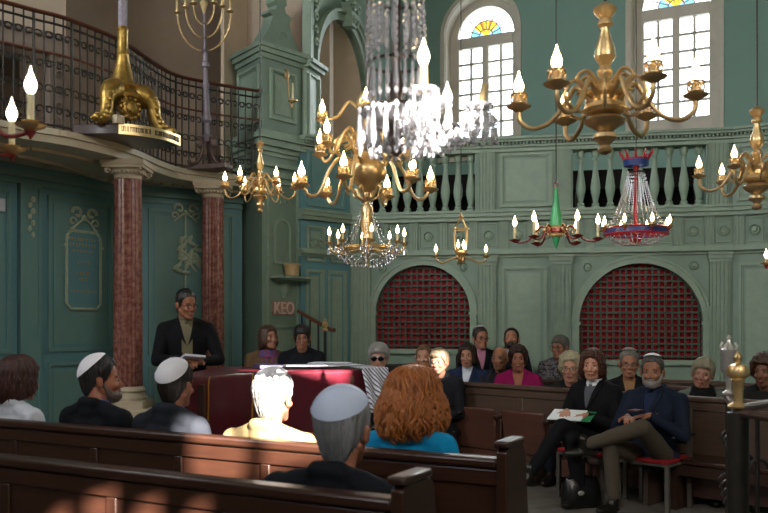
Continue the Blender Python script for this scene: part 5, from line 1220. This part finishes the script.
        m = MB(); m.tube([MH @ Vector((f*q_*headw, -.0875+abs(q_-.03)*.35, .0075-abs(q_-.03)*.15)) for q_ in (.017, .024, .03, .037, .044)], .0022, 6); m.build('eyelid', skin(skinc), root)
    m = MB(); m.tube([MH @ Vector((q_, -.099+abs(q_)*.45, -.0665-.0*abs(q_))) for q_ in (-.024, -.012, 0, .012, .024)], [.001, .0038, .0042, .0038, .001], 6); m.tube([MH @ Vector((q_, -.097+abs(q_)*.45, -.0735+abs(q_)*.1)) for q_ in (-.021, -.011, 0, .011, .021)], [.001, .0042, .005, .0042, .001], 6)
    m.build('lips', mat('lips', '#8e4a44' if sty not in ('short', 'bald') else '#93604f', .5), root)
    if beard:
        m = MB(); m.ell((0, -.058, -.088), (.050, .052, .040), M=MH)
        for f in (-1, 1): m.capsule(MH @ Vector((f*.064*headw, .0, -.02)), MH @ Vector((f*.045, -.045, -.08)), .014, .022)
        m.ell((0, -.094, -.055), (.026, .010, .006), M=MH); bo = link('beard', remesh(m, .006, 1, .004, 60, seed), hairmat(*beard), root)
    if sty != 'bald':
        hair(MH, sty, vol, hairmat(*hairc), root, int(seed*10), flare, locks, wave, lockr)
    else:
        m = MB(); m.ell((0, .03, -.01), (.079, .082, .04), M=MH); link('hair_fringe', remesh(m, .007, 1), hairmat(*hairc), root)
    if kippah:
        kc, tilt, ang = kippah; m = MB(); rk = .094+vol*1.0+.004; Mk = MH @ Matrix.Translation((0, .012, .034)) @ Matrix.Rotation(-R(tilt), 4, 'X') @ Matrix.Diagonal((.93*rk/.094, 1.06*rk/.094, 1.02*rk/.094, 1))
        pr = [(.094*math.sin(R(ang)*k/10)+.0001, .094*math.cos(R(ang)*k/10)+.003) for k in range(11)]; m.lathe(pr+[(pr[-1][0]+.002, pr[-1][1]-.004), (pr[-1][0]-.006, pr[-1][1]-.004)], n=40, M=Mk, lobes=4, amp=.006); ko = m.build('skullcap', fab(kc, .55, .5, 'satin'), root, sharp=60)
        m = MB()
        for q in range(2):
            pts = [];
            for k in range(-10, 11): th = R(ang)*k/10; pts.append(Mk @ (Matrix.Rotation(PI/2*q+.4, 3, 'Z') @ Vector((.0955*math.sin(th), 0, .0955*math.cos(th)+.002))))
            m.tube(pts, .0012, 5)
        m.build('seam', fab(kc, .55, .5, 'satin'), ko)
    if glasses:
        dark = glasses == 'dark'; g = MB(); L_ = MB()
        for f in (-1, 1):
            rr_ = (.026, .022) if dark else (.022, .016); pts = [MH @ Vector((f*.031*headw+rr_[0]*math.cos(2*PI*k/18), -.103+.12*abs(rr_[0]*math.cos(2*PI*k/18))*0, -.001+rr_[1]*math.sin(2*PI*k/18))) for k in range(18)]
            g.tube(pts, .0022, 6, True); g.tube([MH @ Vector((f*(.031*headw+rr_[0]), -.101, .004)), MH @ Vector((f*.078*headw, -.08, .006)), MH @ Vector((f*.084*headw, .01, .006))], .0022, 6)
            if dark: L_.ell((f*.031*headw, -.104, -.001), (rr_[0], .003, rr_[1]), 16, 8, M=MH)
        g.tube([MH @ Vector((-.010, -.104, .002)), MH @ Vector((.010, -.104, .002))], .0022, 6); go = g.build('glasses', GFRAME, root)
        if dark: L_.build('lenses', LENS, go)
    if extra: extra(root, N, H, P, Wr, E, MH, bvh)
    return root
NB = (.473, .881)           # the front pews face this way
WHITEK = '#e9e8ee'
def on1(px, back=.30): q = line_bench(bA+Vector(NB)*back, px); return (q.x, q.y)
def on2(px, back=.30): q = line_bench(bB+Vector(NB)*back, px); return (q.x, q.y)
def relyaw(dirx, diry, face):      # yaw of the head that makes it look along (dirx, diry)
    return math.atan2(dirx, -diry)-math.atan2(face[0], -face[1])
q = on1(14, .27); person(0, 0, NB, 'woman with dark brown bobbed hair and white jacket, leftmost in the front row', loc=q, top=1.27, s=1.12, skinc='#b98a70', coat='#c9cdd6', hairc=('#2a1410', '#4a2018'), sty='bob', vol=.030, flare=.18, locks=260, wave=.004, w=1.0, yaw=-.3)
q = on1(97, .27); person(0, 0, NB, 'man in a dark suit and white skullcap, face turned right in profile', loc=q, top=1.30, s=1.13, skinc='#a5694f', coat='#101218', shirt='#7f9bc8', collar='#6f8cc0', hairc=('#1a1818', '#3a3a3c'), vol=.012, locks=200, wave=.002, lockr=.003, kippah=(WHITEK, 42, 56), yaw=-.75, w=1.12, beard=('#5b4a44', '#6e625c'))
q = on1(172, .27); person(0, 0, NB, 'man in grey-black suit and white skullcap, second from left of the skullcap wearers', loc=q, top=1.285, s=1.12, skinc='#a87058', coat='#23262d', shirt='#9fb6dc', collar='#8ea8d4', hairc=('#1e1a18', '#37302c'), vol=.010, locks=200, wave=.002, lockr=.003, kippah=(WHITEK, 38, 58), yaw=.15, w=1.08)
q = on1(270, .25); person(0, 0, NB, 'sunlit white-haired man in a cream jacket', loc=q, top=1.245, s=1.16, skinc='#94644e', coat='#857452', hairc=('#6c6a68', '#8c8a88'), vol=.014, locks=260, wave=.004, lockr=.004, kippah=(WHITEK, 14, 44), yaw=.12, w=1.15)
q = on1(410, .25); person(0, 0, NB, 'woman with long wavy red hair in a bright blue top, seen from behind', loc=q, top=1.275, skinc='#c89478', coat='#0a86b8', hairc=('#7a3c14', '#ae6a2e'), sty='longish', vol=.044, flare=.42, locks=560, wave=.017, lockr=.0065, w=.98, headw=.98, s=1.12)
q = on2(338, .24); person(0, 0, NB, 'grey-haired man in a dark coat and pale blue skullcap, nearest the camera', loc=q, top=1.245, s=1.22, skinc='#a87058', coat='#14171e', hairc=('#5c5d60', '#a0a2a6'), vol=.011, locks=420, wave=.002, lockr=.003, kippah=('#c4d0e8', 24, 60), yaw=.15, w=1.26, glasses='thin')
# standing speaker
def hold_book(root, N, H, P, Wr, E, MH, bvh):
    m = MB(); c = (Wr[-1]+Wr[1])/2+Vector((0, -.075, .02)); M = Matrix.Translation(c) @ Matrix.Rotation(R(-20), 4, 'X') @ Matrix.Rotation(.3, 4, 'Z'); m.bb(-.09, .09, -.06, .06, 0, .012, M); m.bb(-.088, .088, -.058, .058, .012, .02, M)
    o = tag(m.build('booklet', PAPER), 'pale booklet held in the hands of the standing man', 'booklet'); bpy.context.view_layer.update(); o.matrix_world = root.matrix_world @ o.matrix_world
LD = Vector((.75, -.66)).normalized()
person(186, 7.75, (.30, -.95), 'standing man in glasses, black jacket and khaki shirt between the red columns', top=1.815, stand=True, skinc='#8f5c44', coat='#0d0e12', shirt='#6d6650', pants='#16171c', hairc=('#141212', '#26221f'), vol=.006, glasses='thin', yaw=.45, pitch=.12, w=1.06,
       arms_={-1: (Vector((-.05, -.27, 1.12)), Vector((-.7, .3, -.6)), Vector((.6, -.6, 0)), Vector((0, .2, 1)), .6), 1: (Vector((.10, -.28, 1.10)), Vector((.7, .3, -.6)), Vector((-.5, -.7, 0)), Vector((0, .2, 1)), .6)},
       shirt_rows=[(.012-.045*k, -.045, .045) for k in range(11)], kippah=('#2a2c34', 40, 38), collar='#6d6650', extra=hold_book, vox=.0055)
SCARFM = mat('scarf_print', '#8a3a5e', .8, col2='#3f4f86', vscale=26, vcon=.2)
person(268, 9.35, (.25, -1), 'woman in an olive coat and patterned pink scarf seated left beside the pier', top=1.49, base=.16, seat=.52, skinc='#b07a62', coat='#6a543a', hairc=('#3a261c', '#5a3c2a'), sty='bob', vol=.016, flare=.1, scarf=SCARFM, yaw=.5, pitch=-.15, shirt='#6a543a')
person(302, 9.25, (.1, -1), 'dark-haired person in glasses and a black zipped jacket beside the stair railing', top=1.505, base=.16, seat=.54, skinc='#a8745c', coat='#16181f', hairc=('#0e0c0c', '#1c1818'), sty='fringe', vol=.007, glasses='thin', pitch=.1)
def stole(root, N, H, P, Wr, E, MH, bvh):
    for f in (-1, 1): patch(bvh, [(N.z+.01-.026*k, f*(.03-.001*k), f*(.085+.0*k)) for k in range(7)], fab('#dcdde4'), root, 'white_lapel', .016, 6)
person(379, 8.5, (-.1, -1), 'woman with short grey hair and dark sunglasses in a navy jacket with white lapels', top=1.31, skinc='#b98a76', coat='#15182a', hairc=('#7d7a78', '#a8a5a2'), sty='pixie', vol=.02, flare=0, locks=120, lockr=.003, glasses='dark', pitch=.05,
       arms_={-1: (Vector((-.05, -.21, .90)), Vector((-.6, 0, -1)), Vector((.05, .25, 1)), Vector((0, 1, 0)), 1.2), 1: (Vector((.05, -.27, .66)), Vector((.5, .3, -1)))}, extra=stole)
person(424, 9.7, (-.2, -1), 'man with short ginger-brown hair behind the sunlit woman wearing glasses', top=1.27, skinc='#b88870', coat='#2a2a2e', hairc=('#5a4030', '#7a5a44'), vol=.008)
person(440, 8.85, (-.35, -1), 'sunlit woman with short fair hair and glasses in a dark coat', top=1.25, skinc='#8e6450', coat='#1c1d23', hairc=('#6a5a44', '#93826a'), sty='pixie', vol=.016, locks=100, lockr=.003, glasses='thin', yaw=-.1)
person(468, 9.55, (-.3, -1), 'woman with dark shoulder-length hair and a white collar in a blue jacket', top=1.29, skinc='#b5836a', coat='#202c48', collar='#cfd6e4', shirt='#cfd6e4', hairc=('#1c1210', '#38241c'), sty='bob', vol=.018, flare=.22)
person(480, 10.15, (.1, -1), 'man in a dark suit, pink shirt, glasses and white skullcap near the left red arch', top=1.475, base=.16, seat=.48, skinc='#a8725a', coat='#191a20', shirt='#b87f98', collar='#b87f98', hairc=('#2a2220', '#403632'), vol=.007, glasses='thin', kippah=(WHITEK, 20, 40), w=1.2, yaw=.2)
person(510, 10.05, (.3, -1), 'bearded dark-haired man gazing upward with his head tilted back', top=1.465, base=.16, seat=.48, skinc='#a8765e', coat='#17181c', hairc=('#17110f', '#241a16'), vol=.008, beard=('#1c1412', '#2c201a'), pitch=-.3, yaw=-.5, collar='#a8a8b0')
person(500, 9.45, (-.2, -1), 'bald man partly hidden behind the woman in magenta', top=1.265, skinc='#a8755c', coat='#26262c', hairc=('#3a302c', '#4c403a'), sty='bald', yaw=-.3)
person(518, 8.95, (-.15, -1), 'woman with short dark curly hair in a magenta jacket', top=1.28, skinc='#a8705a', coat='#8e1456', hairc=('#1e1010', '#3a1c18'), sty='curly', vol=.02, shirt='#a8705a', w=.98)
person(560, 9.75, (-.3, -1), 'grey-haired woman with glasses in a dark floral blouse by the wall panel', top=1.38, seat=.46, skinc='#9f705a', coat=mat('floral_fabric', '#17171c', .8, col2='#6a6468', vscale=30, vcon=.12), hairc=('#4e4a48', '#77716c'), sty='pixie', vol=.012, glasses='thin', yaw=-.5)
person(571, 8.45, (-.35, -1), 'woman with wavy pale blonde hair and glasses behind the suited woman', top=1.225, s=1.2, skinc='#b5836c', coat='#1f1d20', hairc=('#8e8468', '#b4aa8c'), sty='curly', vol=.022, glasses='thin')
person(629, 8.1, (-.25, -1), 'grey-haired man in glasses, small cap and black jacket behind the crossed-legs man', top=1.265, skinc='#9c6c54', coat='#141416', shirt='#8a6a4a', hairc=('#55514e', '#7a7672'), vol=.01, glasses='thin', kippah=('#8a8078', 10, 38), w=1.05)
person(703, 7.6, (-.45, -1), 'fair-haired woman with her head tilted, in a grey-green jacket and black scarf', top=1.20, skinc='#a37460', coat='#5a6056', hairc=('#77705c', '#9a937c'), sty='pixie', vol=.018, scarf=fab('#141414'), roll=.15)
person(765, 7.2, (-.5, -1), 'woman with curly brown hair at the right edge behind the iron railing', top=1.24, skinc='#7c523e', coat='#20201e', hairc=('#2a1810', '#4a2c1c'), sty='curly', vol=.034, yaw=-.3)
# the two seated on red chairs
FR = (rn.x, rn.y); seatW = r0+rd*1.90+rn*.40; seatM = r0+rd*2.46+rn*.40
def prog(root, N, H, P, Wr, E, MH, bvh):
    t = thing('programme', (0, 0, 0), label='folded white paper with a green cover held on the suited woman\'s lap', cat='leaflet'); bpy.context.view_layer.update()
    M = root.matrix_world @ Matrix.Translation(Vector((-.02, -.30, P.z+.25))) @ Matrix.Rotation(.3, 4, 'Z') @ Matrix.Rotation(R(16), 4, 'X'); t.matrix_world = M
    m = MB(); m.bb(-.17, .17, -.11, .10, 0, .004); m.build('green_cover', mat('green_cover', '#1f7a4a', .5), t); m = MB(); m.bb(-.165, .10, -.115, .095, .006, .014); m.build('pages', mat('white_pages', '#e4e8ea', .7), t)
pz_ = .52
person(0, 0, FR, 'woman with auburn-brown hair, black suit and white collar seated with legs crossed', loc=(seatW.x, seatW.y), top=1.285, seat=.42, skinc='#b8846a', coat='#0e0f12', shirt='#55575c', collar='#d8dadf', pants='#0f1014', hairc=('#2c1610', '#5a3020'), sty='bob', vol=.018, flare=.2, locks=120, lockr=.0035, yaw=.35, w=.98, vox=.0055,
       arms_={-1: (Vector((-.10, -.25, .70)), Vector((-.6, .3, -1)), Vector((.4, -.8, 0)), Vector((0, 0, 1)), .7), 1: (Vector((.08, -.24, .68)), Vector((.6, .3, -1)), Vector((-.6, -.6, 0)), Vector((0, 0, 1)), .7)},
       legs={-1: (Vector((.08, -.46, .52)), Vector((.12, -.40, .09))), 1: (Vector((.02, -.50, .62)), Vector((-.12, -.72, .26)), Vector((-.35, -1, -.05)))}, extra=prog)
def phone(root, N, H, P, Wr, E, MH, bvh):
    bpy.context.view_layer.update(); m = MB(); m.bb(-.04, .04, -.06, .06, 0, .01); o = tag(m.build('notebook', mat('dark_red_cover', '#4a1c20', .5), bevel=.002), 'small dark red notebook in the hands of the crossed-legs man', 'notebook'); o.matrix_world = root.matrix_world @ Matrix.Translation((Wr[1]+Wr[-1])/2+Vector((0, -.05, .045)))
person(0, 0, FR, 'bearded man in dark blue jacket and white skullcap seated with his legs crossed', loc=(seatM.x, seatM.y), top=1.25, seat=.41, skinc='#9a6850', coat='#1a2334', shirt='#24304a', pants='#544c40', hairc=('#3c3836', '#5a5552'), vol=.008, kippah=(WHITEK, 14, 42), beard=('#77726e', '#8e8a86'), yaw=.35, w=1.15, vox=.0055, vneck=True, collar='#24304a',
       arms_={-1: (Vector((-.08, -.26, .70)), Vector((-.7, .3, -.8)), Vector((.5, -.7, 0)), Vector((0, 0, 1)), .7), 1: (Vector((.10, -.24, .72)), Vector((.8, .4, -.6)), Vector((-.7, -.5, 0)), Vector((0, 0, 1)), .7)},
       legs={-1: (Vector((-.12, -.44, .50)), Vector((-.10, -.42, .10)), Vector((-.1, -1, 0))), 1: (Vector((.15, -.46, .66)), Vector((-.27, -.52, .50)), Vector((-.85, -.5, -.15)), Vector((-.3, -.4, .8)))}, extra=phone)
for px, Y, face, bz, lab in ((379, 8.5, (-.1, -1), 0, 'black chair under the woman in dark sunglasses'), (440, 8.85, (-.35, -1), 0, 'black chair under the sunlit woman with short fair hair'),
                        (424, 9.7, (-.2, -1), 0, 'black chair under the ginger-haired man'), (268, 9.35, (.25, -1), .16, 'black chair under the woman in the patterned pink scarf'), (302, 9.25, (.1, -1), .16, 'black chair under the dark-haired person by the stair railing')):
    c = chair(pX(px, Y), math.atan2(face[0], -face[1]), BLACKL, lab, BLACKL); c.location.z = bz
